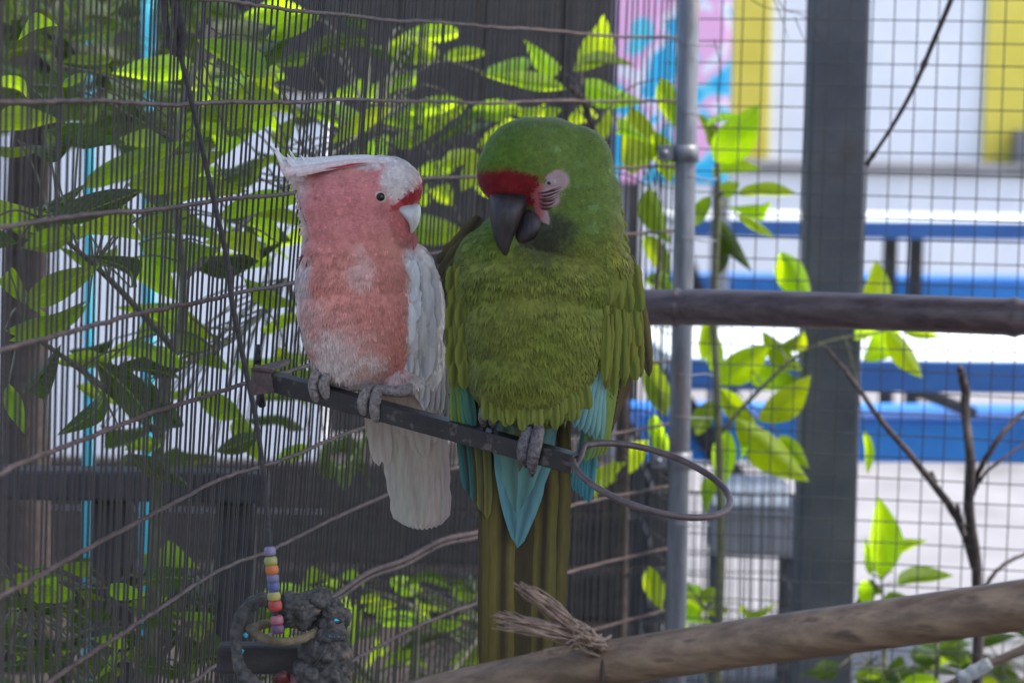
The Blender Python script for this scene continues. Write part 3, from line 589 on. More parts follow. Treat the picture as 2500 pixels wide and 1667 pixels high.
# ------------------------------------------------------------------ bamboo poles
def bamboo(name, label, pts, r, mat, nodes, n=60):
    p = catmull(pts, n); base = p[n // 2].copy(); rad = []
    for i in range(n + 1):
        t = i / n; k = 1.0
        for q in nodes: k += 0.10 * math.exp(-((t - q) / 0.007) ** 2) - 0.05 * math.exp(-((t - q - 0.018) / 0.01) ** 2)
        rad.append(r * k if not hasattr(r, '__len__') else np.interp(t, [0, 1], r) * k)
    o = thing(name, label, 'bamboo pole', loc=base)
    V, Fc = tube_geo([v - base for v in p], rad, 24); mesh_obj('culm', V, Fc, mat, o); return o
pu = bamboo('bamboo_perch', 'dark weathered bamboo pole running level behind the green macaw', [ad(1262, 700, 3.52), ad(1480, 706, 3.5), ad(1650, 706, 3.47), ad(2000, 716, 3.42), ad(2352, 729, 3.38), ad(2560, 736, 3.35)], 0.0222, M['bamboo_dark'], (0.298, 0.785), 160)
pl = bamboo('bamboo_rail', 'tan bamboo pole slanting across below the birds with a twine knot', [ad(760, 1655, 2.40), ad(1200, 1557, 2.36), ad(1600, 1492, 2.32), ad(2000, 1437, 2.28), ad(2352, 1388, 2.25), ad(2600, 1352, 2.23)], (0.0185, 0.0208), M['bamboo_tan'], (0.93,), 160)

# twine knot
kn = thing('twine_knot', 'frayed brown twine knotted round the tan bamboo pole', 'twine', loc=at(1440, 1570, 2.33))
def strand(p0, p1, r, nf, spread, d0, d1):
    V, Fc = [], []
    for i in range(nf):
        a = at(*p0, d0) + Vector((random.gauss(0, 1), random.gauss(0, 1), random.gauss(0, 1))) * r * 0.9; b = at(*p1, d1) + Vector((random.gauss(0, 1), random.gauss(0, 1), random.gauss(0, 1))) * r * spread
        m = a.lerp(b, random.uniform(0.4, 0.6)) + Vector((random.gauss(0, 1), 0, random.gauss(0, 1))) * r * 0.8
        b = a.lerp(b, random.uniform(0.8, 1.06)); tube_geo([v + Vector((random.gauss(0, 1), random.gauss(0, 1), random.gauss(0, 1))) * r * 0.16 - kn.location for v in catmull([a, m, b], 8)], [r * 0.26, r * 0.3, r * 0.12], 4, True, V, Fc)
    mesh_obj('strand', V, Fc, M['twine'], kn)
strand((1440, 1562), (1268, 1426), 0.0030, 60, 0.75, 2.325, 2.30); strand((1440, 1562), (1226, 1512), 0.0034, 64, 1.1, 2.325, 2.30); strand((1440, 1572), (1300, 1600), 0.0018, 20, 1.2, 2.325, 2.31); strand((1460, 1575), (1400, 1540), 0.0045, 80, 1.2, 2.325, 2.315)
ring = []
for a in np.linspace(0, 2 * math.pi, 25):
    c = ad(1393 + 3 * math.sin(a), 1527, 2.345); ring.append(c + Vector((0.004 * math.cos(a), 0.0, 0)) + (Vector((0, 1, 0)) * math.cos(a) + cu * math.sin(a)) * 0.0222 - kn.location)
V, Fc = tube_geo(ring, 0.0022, 7, False); mesh_obj('loop', V, Fc, M['bark'], kn)

# ------------------------------------------------------------------ perch iron with ring
pa, pb = at(650, 930, 2.77), at(1398, 1133, 2.60)
pr = thing('iron_perch', 'black angle iron perch with a bent rod ring, carrying both birds', 'perch', loc=pa)
ax = (pb - pa).normalized(); sidev = ax.cross(Vector((0, 0, 1))).normalized()   # towards the camera side
if sidev.y > 0: sidev = -sidev
upv = sidev.cross(ax); upv = upv if upv.z > 0 else -upv
Lp = (pb - pa).length
prof = [(0.0, 0.0), (0.0, 0.0175), (-0.019, 0.0175), (-0.019, 0.0145), (-0.003, 0.0145), (-0.003, 0.0)]      # (towards camera, up)
V, Fc = [], []
for s in (0.0, Lp * 0.33, Lp * 0.66, Lp):
    for (a, b) in prof: V.append(ax * s + sidev * (a + 0.002) + upv * (b - 0.009))
for i in range(3):
    for k in range(6): Fc.append((i * 6 + k, i * 6 + (k + 1) % 6, i * 6 + 6 + (k + 1) % 6, i * 6 + 6 + k))
Fc.append((5, 4, 3, 2, 1, 0)); Fc.append((18, 19, 20, 21, 22, 23))
bar_ = mesh_obj('angle_bar', V, Fc, M['perch'], pr, smooth=False); bv = bar_.modifiers.new('b', 'BEVEL'); bv.width = 0.0008; bv.segments = 2
rp = [at(1590 + 200 * math.cos(t) * 0.955 - 22 * math.sin(t), 1172 + 60 * math.cos(t) + 68 * math.sin(t), 2.575 - 0.066 * math.sin(t) - 0.02 * math.cos(t)) - pa for t in np.linspace(math.pi + 0.32, 3 * math.pi - 0.18, 60)]
rp = [pb - pa + ax * -0.01, pb - pa + ax * 0.004] + rp[1:]
V, Fc = tube_geo(catmull(rp, 120), 0.0031, 12); mesh_obj('rod_ring', V, Fc, noise_mat('rod_ring_steel', (0.065, 0.045, 0.046), (0.135, 0.1, 0.098), 50, 0.5, 0.2, 0.3), pr)
br = thing('mount_bracket', 'rusty steel bracket plate bolted to the bars at the perch end', 'bracket', loc=at(645, 925, 2.78))
def quad_slab(pix, d, thick, mat, name, parent):
    pf = [at(x, y, dd_) - Vector(parent.location) for (x, y), dd_ in zip(pix, d)]; nrm = (pf[1] - pf[0]).cross(pf[2] - pf[0]).normalized()
    if nrm.y < 0: nrm = -nrm
    n = len(pf); V = pf + [v + nrm * thick for v in pf]; Fc = [tuple(range(n)), tuple(reversed(range(n, 2 * n)))] + [(i, i + n, (i + 1) % n + n, (i + 1) % n) for i in range(n)]
    o = mesh_obj(name, V, Fc, mat, parent, smooth=False); b_ = o.modifiers.new('b', 'BEVEL'); b_.width = 0.0008; b_.segments = 2; return o
quad_slab([(617, 896), (663, 899), (676, 957), (614, 966)], [2.755, 2.765, 2.765, 2.755], 0.004, M['rust'], 'plate', br)
quad_slab([(615, 895), (664, 900), (708, 881), (706, 874)], [2.752, 2.76, 2.84, 2.85], 0.004, M['rust'], 'flange', br)
for (x, y) in ((632, 845), (640, 990)):
    V, Fc = tube_geo([at(x, y, 2.80) - br.location, at(x - 4, y + (40 if y < 900 else -40), 2.79) - br.location], 0.004, 8); mesh_obj('bolt', V, Fc, M['perch'], br)

# ------------------------------------------------------------------ hanging toy
sp = [(412, -60, 2.52), (425, 40, 2.52), (442, 140, 2.52), (468, 251, 2.52), (525, 502, 2.53), (556, 640, 2.54), (567, 740, 2.54), (603, 918, 2.55), (628, 1040, 2.55), (648, 1200, 2.55), (660, 1340, 2.525), (672, 1460, 2.515), (677, 1540, 2.525)]
toy = thing('hanging_bead_toy', 'dark cord with coloured beads ending at a crusty grey wooden toy', 'bird toy', loc=at(677, 1540, 2.55))
tube('cord', [at(*p) - toy.location for p in sp], [0.0022, 0.0026, 0.0019], M['cord'], toy, 8, 90)
hk = [(400, -40), (404, 60), (418, 118), (438, 128), (448, 90), (436, 20), (440, -40)]
tube('hook', [at(x, y, 2.515) - toy.location for x, y in hk], [0.0036, 0.003, 0.0036, 0.0036, 0.003], M['cord'], toy, 8, 50)
beads = [(659, 1345, 14, (0.30, 0.24, 0.42), 11), (661, 1369, 16, (0.42, 0.42, 0.12), 11), (664, 1390, 16, (0.72, 0.20, 0.04), 12), (666, 1411, 15, (0.20, 0.18, 0.32), 11), (668, 1432, 15, (0.10, 0.12, 0.30), 13), (669, 1455, 16, (0.52, 0.45, 0.12), 11), (672, 1478, 17, (0.50, 0.06, 0.045), 13), (676, 1513, 16, (0.48, 0.15, 0.20), 11), (678, 1535, 16, (0.16, 0.07, 0.15), 11)]
kb = 2.55 / F
for i, (x, y, r, c, h) in enumerate(beads):
    c = tuple(v * 0.62 for v in c); cpt = at(x, y, 2.517) - toy.location; up = (at(x - 3, y - 24, 2.55) - at(x, y, 2.55)).normalized()
    ts = np.linspace(-1, 1, 9); pts = [cpt + up * (t * h * kb) for t in ts]; rad = [r * kb * (0.72 + 0.28 * math.sqrt(max(0, 1 - t * t))) for t in ts]
    V, Fc = tube_geo(pts, rad, 18); mesh_obj('bead', V, Fc, paint('bead_paint_%d' % i, c, 0.45), toy)
def lump(name, x, y, dz, r, mat, parent, sq_=(1, 1, 1), seed=0, amp=0.16):
    bm = bmesh.new(); bmesh.ops.create_icosphere(bm, subdivisions=5 if r > 25 else 3, radius=1.0)
    rn = np.random.default_rng(seed); ks = rn.normal(size=(7, 3)) * 2.4; ph = rn.uniform(0, 6, 7); k2 = rn.normal(size=(6, 3)) * 8; k3 = rn.normal(size=3) * 5; k4 = rn.normal(size=3) * 14; p2_ = rn.uniform(0, 6, 6)
    for v in bm.verts:
        c = np.array(v.co); f = 1 + amp * np.mean(np.sin(ks @ c + ph)) * 2.6 + amp * 0.55 * np.mean(np.sin(k2 @ c + p2_)) * 2 + amp * 0.9 * abs(math.sin(k3 @ c)) * np.sin(k4 @ c) * 0.5 + amp * 0.35 * math.sin(k4 @ c * 2.3 + 1); v.co = Vector((c[0] * sq_[0], c[1] * sq_[1], c[2] * sq_[2])) * f * r * kb
    m = bpy.data.meshes.new(name); bm.to_mesh(m); bm.free(); m.polygons.foreach_set('use_smooth', [True] * len(m.polygons))
    o = link(name, m, mat, parent); o.location = at(x, y, 2.55 - dz * kb) - parent.location; return o
wt = toy
lc = []
ringpts = [(668, 1458), (630, 1466), (598, 1490), (582, 1522), (577, 1566), (584, 1625), (610, 1660), (650, 1690)]
tube('bent_wood_ring', [at(x, y, 2.54) - toy.location for x, y in ringpts], [v * kb * random.uniform(0.82, 1.15) for v in np.interp(np.linspace(0, 1, 40), np.linspace(0, 1, 7), [15, 19, 17, 15, 15, 17, 18])], M['clay'], toy, 14, 50)
tube('fibre_ring', [at(x, y, z_) - toy.location for x, y, z_ in [(612, 1535, 2.55), (640, 1556, 2.535), (690, 1566, 2.53), (740, 1558, 2.535), (775, 1538, 2.55), (740, 1525, 2.575), (690, 1520, 2.58), (640, 1524, 2.575), (612, 1535, 2.55)]], [11 * kb * random.uniform(0.85, 1.15) for _ in range(50)], M['tanring'], toy, 12, 60)
for i, (x, y, dz, r, s_) in enumerate([(728, 1492, 5, 44, (1.1, 1, 1)), (775, 1465, -10, 36, (1.2, 1, .8)), (812, 1495, 0, 34, (1, 1, 1)), (806, 1538, 12, 36, (1, 1, 1.0)), (795, 1600, 10, 56, (1, 0.9, 1)), (812, 1650, 6, 46, (1, 1, 1)), (836, 1505, -5, 22, (1, 1, 1)), (770, 1650, 0, 50, (1, 1, 1)), (690, 1475, -8, 30, (1.2, 1, .7))]):
    lump('crust_lump', x, y, dz, r, M['clay'], toy, s_, i + 3)
for (x, y, dz, r, s_) in [(818, 1513, 26, 10, (1.1, .5, .7)), (812, 1552, 40, 12, (1.7, .5, .35)), (590, 1588, 18, 6, (1, .5, 1)), (600, 1550, 18, 6, (1, .5, 1))]:
    lump('paint_fleck', x, y, dz, r, M['cyan'], toy, s_, 30)
wb = box('wood_block', at(645, 1605, 2.60) - toy.location, (0.085, 0.03, 0.026), M['darkwood'], toy, bev=0.004)
lump('red_chip', 690, 1655, 10, 22, paint('red_chip_paint', (0.09, 0.012, 0.012)), toy, (1, 1, .8), 41); lump('pink_chip', 720, 1660, 14, 16, paint('pink_chip_paint', (0.2, 0.09, 0.09)), toy, (1, 1, .8), 42)

# ================================================================== birds
class Bird:
    """local frame: x right, y down, z towards camera, in photograph pixels at depth d0"""
    def __init__(s, d0): s.d0 = d0; s.k = d0 / F
    def W(s, x, y, z): return at(x, y, s.d0 - z * s.k)
    def Warr(s, P):
        P = np.asarray(P, float); d = (s.d0 - P[:, 2] * s.k)[:, None]
        f_, r_, u_ = (np.array(v) for v in (fw, cr, cu))
        return np.array(CAM) + d * (f_ + r_ * ((P[:, 0:1] - 1250) / F) - u_ * ((P[:, 1:2] - 833.5) / F))
    def body(s, blobs, voxel=5.0, smooth=14, lump_=None):
        V, Fc = [], []
        bm = bmesh.new()
        for (x, y, z, rx, ry, rz, *rot) in blobs:
            mt = Matrix.Translation((x, -y, z)) @ (Matrix.Rotation(math.radians(rot[0]), 4, 'Z') if rot else Matrix.Identity(4)) @ Matrix.Diagonal((rx, ry, rz, 1))
            bmesh.ops.create_icosphere(bm, subdivisions=4, radius=1.0, matrix=mt)
        m = bpy.data.meshes.new('tmp'); bm.to_mesh(m); bm.free(); o = bpy.data.objects.new('tmp', m); COL.objects.link(o)
        r = o.modifiers.new('r', 'REMESH'); r.mode = 'VOXEL'; r.voxel_size = voxel; sm = o.modifiers.new('s', 'SMOOTH'); sm.factor = 0.5; sm.iterations = smooth
        dg = bpy.context.evaluated_depsgraph_get(); me = bpy.data.meshes.new_from_object(o.evaluated_get(dg)); bpy.data.objects.remove(o)
        n = len(me.vertices); co = np.empty(n * 3); me.vertices.foreach_get('co', co); s.co = co.reshape(-1, 3) * np.array([1, -1, 1])
        nr = np.empty(n * 3); me.vertices.foreach_get('normal', nr); s.no = nr.reshape(-1, 3) * np.array([1, -1, 1])
        me.calc_loop_triangles(); tri = np.empty(len(me.loop_triangles) * 3, int); me.loop_triangles.foreach_get('vertices', tri); s.tri = tri.reshape(-1, 3)
        if lump_: s.co = s.co + s.no * (vnoise(s.co, lump_[1], 77) * lump_[0])[:, None]
        s.me = me; s.bvh = BVHTree.FromPolygons([tuple(v) for v in s.co], [tuple(t) for t in s.tri]); return s
    def surf(s, x, y, default=None):
        h = s.bvh.ray_cast(Vector((x, y, 600)), Vector((0, 0, -1)))
        return h[0].z if h[0] is not None else default
    def make_body(s, name, parent, colfn):
        me = s.me; col = np.ones((len(s.co), 4)); col[:, :3] = colfn(s.co, s.no)
        a = me.color_attributes.new('Col', 'FLOAT_COLOR', 'POINT'); a.data.foreach_set('color', col.ravel().astype(np.float32))
        w = s.Warr(s.co) - np.array(parent.location); me.vertices.foreach_set('co', w.ravel()); me.update(); me.polygons.foreach_set('use_smooth', [True] * len(me.polygons))
        me.materials.clear(); return link(name, me, M['plume'], parent)
    def plumage(s, name, parent, n, lenfn, flowfn, colfn, keep, blades=5, wid=0.14, fan=0.45, lift=0.25, var=0.12):
        a, b, c = (s.co[s.tri[:, i]] for i in range(3)); ar = np.linalg.norm(np.cross(b - a, c - a), axis=1)
        idx = rng.choice(len(ar), n, p=ar / ar.sum()); u = rng.random((n, 2)); fl = u.sum(1) > 1; u[fl] = 1 - u[fl]
        w0, w1 = u[:, :1], u[:, 1:]; P = a[idx] * (1 - w0 - w1) + b[idx] * w0 + c[idx] * w1
        Nn = sum(s.no[s.tri[idx, i]] for i in range(3)); Nn /= np.linalg.norm(Nn, axis=1)[:, None]
        ok = keep(P); P, Nn = P[ok], Nn[ok]; n = len(P)
        T = flowfn(P); T = T + rng.normal(size=T.shape) * 0.16; T -= Nn * (T * Nn).sum(1)[:, None]; T /= np.linalg.norm(T, axis=1)[:, None] + 1e-9; B = np.cross(Nn, T)
        Ln = lenfn(P) * rng.uniform(0.75, 1.25, n); C = colfn(P, Nn) * (1 + rng.normal(size=(n, 1)) * var)
        Vs, Cs, Ns = [], [], []; lf = lift * rng.uniform(0.5, 1.5, n)
        for j in range(blades):
            f = (j / (blades - 1) - 0.5) * 2 if blades > 1 else 0
            ang_ = f * fan + rng.normal(size=n) * 0.08; d_ = T * np.cos(ang_)[:, None] + B * np.sin(ang_)[:, None]; e_ = np.cross(Nn, d_)
            Lj = Ln * (1 - 0.22 * f * f) * rng.uniform(0.85, 1.12, n); Wj = (Ln * wid)[:, None]; root = P + B * (f * Ln * 0.10)[:, None] - Nn * 1.0
            mid = root + d_ * (Lj * 0.5)[:, None] + Nn * (Lj * lf * 0.42)[:, None]; tip = root + d_ * Lj[:, None] + Nn * (Lj * lf * 0.62)[:, None]
            Vs.append(np.stack([root - e_ * Wj * 0.7, root + e_ * Wj * 0.7, mid + e_ * Wj, mid - e_ * Wj, tip], 1)); cj = np.repeat(C[:, None], 5, 1) * rng.uniform(0.93, 1.07, (n, 1, 1)); Cs.append(cj)
            Ns.append(np.repeat(Nn[:, None], 5, 1))
        V = np.concatenate(Vs).reshape(-1, 3); Cc = np.clip(np.concatenate(Cs).reshape(-1, 3), 0, 0.95); q = len(V) // 5
        base = np.arange(q) * 5; lo = np.stack([base, base + 1, base + 2, base + 3, base + 3, base + 2, base + 4], 1).ravel()
        me = bpy.data.meshes.new(name); me.vertices.add(len(V)); me.vertices.foreach_set('co', (s.Warr(V) - np.array(parent.location)).ravel())
        me.loops.add(len(lo)); me.loops.foreach_set('vertex_index', lo); me.polygons.add(2 * q)
        st = (np.arange(q) * 7)[:, None] + np.array([0, 4]); me.polygons.foreach_set('loop_start', st.ravel()); me.update(calc_edges=True)
        me.polygons.foreach_set('use_smooth', [True] * (2 * q))
        at_ = me.color_attributes.new('Col', 'FLOAT_COLOR', 'POINT'); at_.data.foreach_set('color', np.concatenate([Cc, np.ones((len(Cc), 1))], 1).ravel().astype(np.float32))
        NN = np.concatenate(Ns).reshape(-1, 3); wn = NN[:, :1] * np.array(cr) - NN[:, 1:2] * np.array(cu) - NN[:, 2:3] * np.array(fw)
        me.normals_split_custom_set_from_vertices([tuple(v) for v in wn])
        o = link(name, me, M['plume'], parent); return tag(o, kind='stuff')
    def feather(s, name, parent, x0, y0_, x1, y1, w, col, edge=None, tipc=None, bend=0.0, off=4, z=None, point=0.55, shaft=None, tilt=0.0, seg=16, lift=0.0, camber=0.12):
        """a vane from root (x0,y0) to tip (x1,y1); z: (root, tip) depth, else laid on the body surface"""
        p0 = np.array([x0, y0_], float); p1 = np.array([x1, y1], float); ax_ = p1 - p0; ln = np.linalg.norm(ax_); t_ = ax_ / ln; nn = np.array([-t_[1], t_[0]])
        col = np.array(col); edge = col if edge is None else np.array(edge); tipc = col if tipc is None else np.array(tipc); shaft = col * 0.6 if shaft is None else np.array(shaft)
        V, Cc, Fc = [], [], []; ks = (-1, -0.55, -0.08, 0.08, 0.55, 1); ragged = [random.uniform(0.88, 1.05) for _ in range((seg + 1) * 2)]
        last = s.surf(x0, y0_, 0) if z is None else 0
        for i in range(seg + 1):
            t = i / seg; wd = 0.5 * w * min(1, 0.45 + 2.2 * t) * (max(0.0, 1 - ((t - point) / (1 - point)) ** 2.2) ** 0.5 if t > point else 1.0); wd = max(wd, 0.4)
            c = p0 + ax_ * t + nn * bend * ln * math.sin(math.pi * t * 0.9)
            if z is None:
                zz = s.surf(c[0], c[1], None); zz = last - 3 if zz is None else zz; zz = max(zz, last - 22); last = zz; zz += off + lift * t
            else: zz = z[0] + (z[1] - z[0]) * t + off
            for q, k in enumerate(ks):
                g = ragged[i * 2 + (k > 0)]; p = c + nn * k * wd * g
                V.append((p[0], p[1], zz + camber * wd * (1 - k * k) + tilt * k * wd))
                cc_ = col * (1 - abs(k) ** 2) + edge * abs(k) ** 2 if abs(k) > 0.1 else shaft; tt = max(0, (t - 0.6) / 0.4); Cc.append(cc_ * (1 - tt) + (tipc if abs(k) > 0.1 else shaft) * tt)
        m_ = len(ks)
        for i in range(seg):
            for k in range(m_ - 1):
                a = i * m_ + k; Fc.append((a, a + m_, a + m_ + 1, a + 1))
        W_ = s.Warr(V) - np.array(parent.location) if parent.parent is None else s.Warr(V) - np.array(parent.parent.location)
        o = mesh_obj(name, W_, Fc, M['vane']); o.parent = parent
        ca = o.data.color_attributes.new('Col', 'FLOAT_COLOR', 'POINT'); ca.data.foreach_set('color', np.concatenate([np.array(Cc), np.ones((len(Cc), 1))], 1).ravel().astype(np.float32))
        return o
    def vtube(s, name, parent, pts, rad, mat, n=16, sides=10):
        return tube(name, [s.W(*p) - parent.location for p in pts], [r * s.k for r in rad], mat, parent, sides, n)
    def loft(s, name, parent, rings, mat, sides=20):
        """rings: (cx, cy, cz, rx, rz, tilt_y)"""
        V, Fc = [], []
        for (x, y, z, rx, rz, ty) in rings:
            for k in range(sides):
                a = 2 * math.pi * k / sides; V.append((x + rx * math.cos(a), y + ty * math.sin(a) , z + rz * math.sin(a)))
        for i in range(len(rings) - 1):
            for k in range(sides):
                a = i * sides + k; b = i * sides + (k + 1) % sides; Fc.append((a, a + sides, b + sides, b))
        Fc.append(tuple(range(sides))); Fc.append(tuple(reversed(range((len(rings) - 1) * sides, len(rings) * sides))))
        o = mesh_obj(name, s.Warr(V) - np.array(parent.location), Fc, mat, parent); sb = o.modifiers.new('s', 'SUBSURF'); sb.levels = 1; sb.render_levels = 1; return o
    def ball(s, name, parent, x, y, z, rx, ry, rz, mat, rot=0):
        bm = bmesh.new(); bmesh.ops.create_uvsphere(bm, u_segments=24, v_segments=16, radius=1.0); ca, sa = math.cos(rot), math.sin(rot)
        V = [((v.co.x * rx) * ca - (v.co.y * ry) * sa + x, (v.co.x * rx) * sa + (v.co.y * ry) * ca + y, v.co.z * rz + z) for v in bm.verts]; Fc = [tuple(v.index for v in f.verts) for f in bm.faces]; bm.free()
        return mesh_obj(name, s.Warr(V) - np.array(parent.location), Fc, mat, parent)
def barz(bird, x): return (bird.d0 - (2.77 + (x - 650) / 748.0 * (2.60 - 2.77))) / bird.k
def sstep(a, b, x): t = np.clip((x - a) / (b - a), 0, 1); return t * t * (3 - 2 * t)
def vnoise(P, sc, seed):
    r = np.random.default_rng(seed); K = r.normal(size=(10, 3)) * sc; ph = r.uniform(0, 6.28, 10); return np.mean(np.sin(P @ K.T + ph), axis=1) * 1.6
def mixc(c, new, m): return c * (1 - m[:, None]) + np.array(new) * m[:, None]
def ell(P, x, y, rx, ry, rot=0):
    a = math.radians(rot); dx, dy = P[:, 0] - x, P[:, 1] - y; return ((dx * math.cos(a) + dy * math.sin(a)) / rx) ** 2 + ((-dx * math.sin(a) + dy * math.cos(a)) / ry) ** 2

# ------------------------------------------------------------------ cockatoo
ck = Bird(2.755)
cko = thing('cockatoo', 'pink and white cockatoo perched on the black iron bar, looking at the macaw', 'parrot', loc=ck.W(890, 950, 0))
ck.body([(885, 780, 0, 152, 170, 118), (880, 690, 0, 146, 110, 108), (862, 872, 4, 104, 74, 84), (870, 560, 10, 120, 82, 92), (868, 500, 8, 132, 108, 92), (935, 445, 12, 88, 66, 74), (985, 460, 14, 48, 58, 56), (960, 540, 16, 52, 52, 62), (770, 470, -10, 44, 60, 50),
         (1028, 770, -38, 56, 150, 82), (1040, 850, -50, 46, 120, 60), (978, 928, 14, 46, 28, 46), (800, 886, 0, 42, 40, 34), (1000, 660, -20, 62, 70, 80), (760, 700, -30, 36, 90, 60), (868, 620, 4, 126, 70, 98), (968, 566, 16, 44, 52, 58)], 5.0, 34, (1.6, 0.05))
def ck_col(P, N):
    n1 = vnoise(P, 0.03, 1); n2 = vnoise(P, 0.09, 2); x, y, z = P.T
    white = np.array([0.73, 0.69, 0.66]); c = np.tile(np.array([0.60, 0.225, 0.175]), (len(P), 1))
    head = 1 - sstep(560, 640, y); c = mixc(c, (0.60, 0.205, 0.20), head * 0.8)
    c = mixc(c, (0.62, 0.28, 0.20), sstep(0.1, 0.8, n1) * 0.5)
    # crown and forehead white
    crown = sstep(0, 1, ((428 - (x - 860) * -0.10) - y) / 34.0 - 0.2 + n2 * 0.4); fore = 0.9 * (1 - sstep(0.35, 1.35, ell(P, 985, 436, 46, 60, 20) + n2 * 0.25)); c = mixc(c, (0.70, 0.645, 0.61), np.clip(np.maximum(crown, fore), 0, 1)); c = mixc(c, (0.40, 0.155, 0.115), sstep(0.15, 0.9, -n1) * sstep(600, 660, y) * 0.55)
    nape = sstep(0, 46, 775 - x - 0.14 * (y - 430) + n2 * 10) * (y < 640); c = mixc(c, (0.70, 0.56, 0.53), nape * 0.8)
    # red band above the bill
    red = 1 - sstep(0.7, 1.2, ell(P, 1008, 481, 56, 12, -33) + 0.10 * n2); c = mixc(c, (0.42, 0.035, 0.035), red)
    red2 = (1 - sstep(0.6, 1.3, ell(P, 985, 535, 26, 44, -10))) * 0.35; c = mixc(c, (0.50, 0.10, 0.085), red2)
    # chest patch
    c = mixc(c, (0.68, 0.50, 0.44), (1 - sstep(0.1, 1.4, ell(P, 882, 648, 36, 50) + 0.4 * n2)) * 0.5)
    # mottled belly
    belly = sstep(725, 880, y + 0.30 * (870 - x) + n1 * 40) * (1 - sstep(930, 960, x) * (y < 905)); mot = sstep(-0.35, 0.45, n2 + 0.35); c = mixc(c, (0.60, 0.49, 0.44), belly * (0.35 + 0.6 * mot)); c = mixc(c, (0.62, 0.50, 0.47), sstep(900, 935, y) * 0.8)
    c = mixc(c, (0.66, 0.58, 0.57), (1 - sstep(738, 775, x)) * sstep(600, 640, y) * (1 - sstep(690, 760, y)) * 0.8)
    wing = sstep(975, 1000, x - 0.05 * (y - 620)) * sstep(575, 640, y + (x - 1000) * 0.35) * (1 - sstep(925, 940, y)); c = mixc(c, white, wing); c = mixc(c, (0.66, 0.52, 0.50), sstep(0.7, 0.9, -N[:, 2] + 0.3) * (y > 600) * 0.5)
    return c
ck.make_body('body', cko, ck_col)
def ck_flow(P):
    x, y, z = P.T; hd = 1 - sstep(570, 650, y); f = np.stack([-(0.9 + 0 * x), 0.15 + (y - 500) / 220.0, -0.1 + 0 * x], 1); f[:, 0] += np.where(x > 960, -(x - 960) / 200, 0); g = np.stack([0.12 * (x - 880) / 150, np.ones(len(P)), 0 * x], 1); return f * hd[:, None] + g * (1 - hd)[:, None]
def ck_keep(P):
    x, y, z = P.T; eye_ = ell(P, 926, 482, 19, 17) < 1; return ~(eye_ & (z > 20))
ck.plumage('plumage', cko, 30000, lambda P: 15 + 13 * sstep(600, 700, P[:, 1]), ck_flow, ck_col, ck_keep, 4, 0.10, 0.32, 0.15, 0.12)
ck.plumage('contour_feathers', cko, 2600, lambda P: 38 + 0 * P[:, 1], ck_flow, ck_col, lambda P: (P[:, 1] > 615) & (P[:, 0] < 985), 9, 0.085, 0.36, 0.06, 0.06)
# crest : long feathers sweeping back to a recurved tip
PK = (0.70, 0.40, 0.38); WH = (0.74, 0.70, 0.67)
cz = ck.surf(890, 405, 40)
for i in range(18):
    f = (i % 9) / 8; ztop_ = cz - 52 + 50 * f + (6 if i > 8 else 0); j1, j2 = random.uniform(-5, 5), random.uniform(-9, 9); sh = 0 if i < 9 else random.uniform(20, 60)
    p = [(955 - 12 * f, 387 + 11 * f), (880, 386 + 11 * f + j1 * 0.3), (790, 393 + 17 * f + j1 * 0.6), (715 + sh * 0.5, 401 + 26 * f - 4 + j1), (690 + 5 * f + sh, 391 + 34 * f + j1), (670 - 2 * f + 26 * f * f + j2 * 0.5 + sh * 1.3, 354 + 58 * f + j2 + sh * 0.5)]
    pts = catmull([(x, y, ztop_ + (0 if j < 3 else -6)) for j, (x, y) in enumerate(p)], 26); V, Cc, Fc = [], [], []
    bc = np.array(WH) * random.uniform(0.93, 1.03) if f < 0.62 else np.array((0.72, 0.56, 0.53)) * random.uniform(0.92, 1.05)
    for j, q in enumerate(pts):
        t = j / 26; w = 8.5 * min(1, 0.5 + t * 1.5) * (1 - max(0, (t - 0.65) / 0.35) ** 1.5 * 0.93); tn = (pts[min(j + 1, 26)] - pts[max(j - 1, 0)]).normalized(); nn = Vector((-tn.y, tn.x, 0))
        for k in (-1, -0.4, 0, 0.4, 1):
            v = q + nn * k * w * random.uniform(0.92, 1.06); V.append((v.x, v.y, v.z + 5 * (1 - k * k))); Cc.append(bc * (0.9 if k == 0 else 1.0) if abs(k) < 1 else bc * 0.96)
    for j in range(26):
        for k in range(4): a = j * 5 + k; Fc.append((a, a + 5, a + 6, a + 1))
    o = mesh_obj('crest_feather', ck.Warr(V) - np.array(cko.location), Fc, M['vane'], cko); ca = o.data.color_attributes.new('Col', 'FLOAT_COLOR', 'POINT'); ca.data.foreach_set('color', np.concatenate([np.array(Cc), np.ones((len(Cc), 1))], 1).ravel().astype(np.float32))
zr = cz + 9
o = ck.vtube('red_crest_line', cko, [(895, 399, zr + 4), (860, 402, zr + 6), (830, 408, zr + 6), (795, 412, zr + 4)], [0.6, 2.6, 2.6, 0.6], paint('red_crest_paint', (0.45, 0.03, 0.04), 0.8))
for i in range(22):
    f = i / 21; ck.feather('nape_feather', cko, 752 + 6 * math.sin(i * 2.1), 415 + 190 * f, 716 + 30 * f + 7 * math.sin(i * 3.7), 436 + 196 * f, 15, np.array((0.68, 0.52, 0.49)) * random.uniform(0.9, 1.1), z=(-6 + 10 * math.sin(i * 1.3), -16), off=0, point=0.3, camber=0.05, shaft=(0.6, 0.45, 0.42))
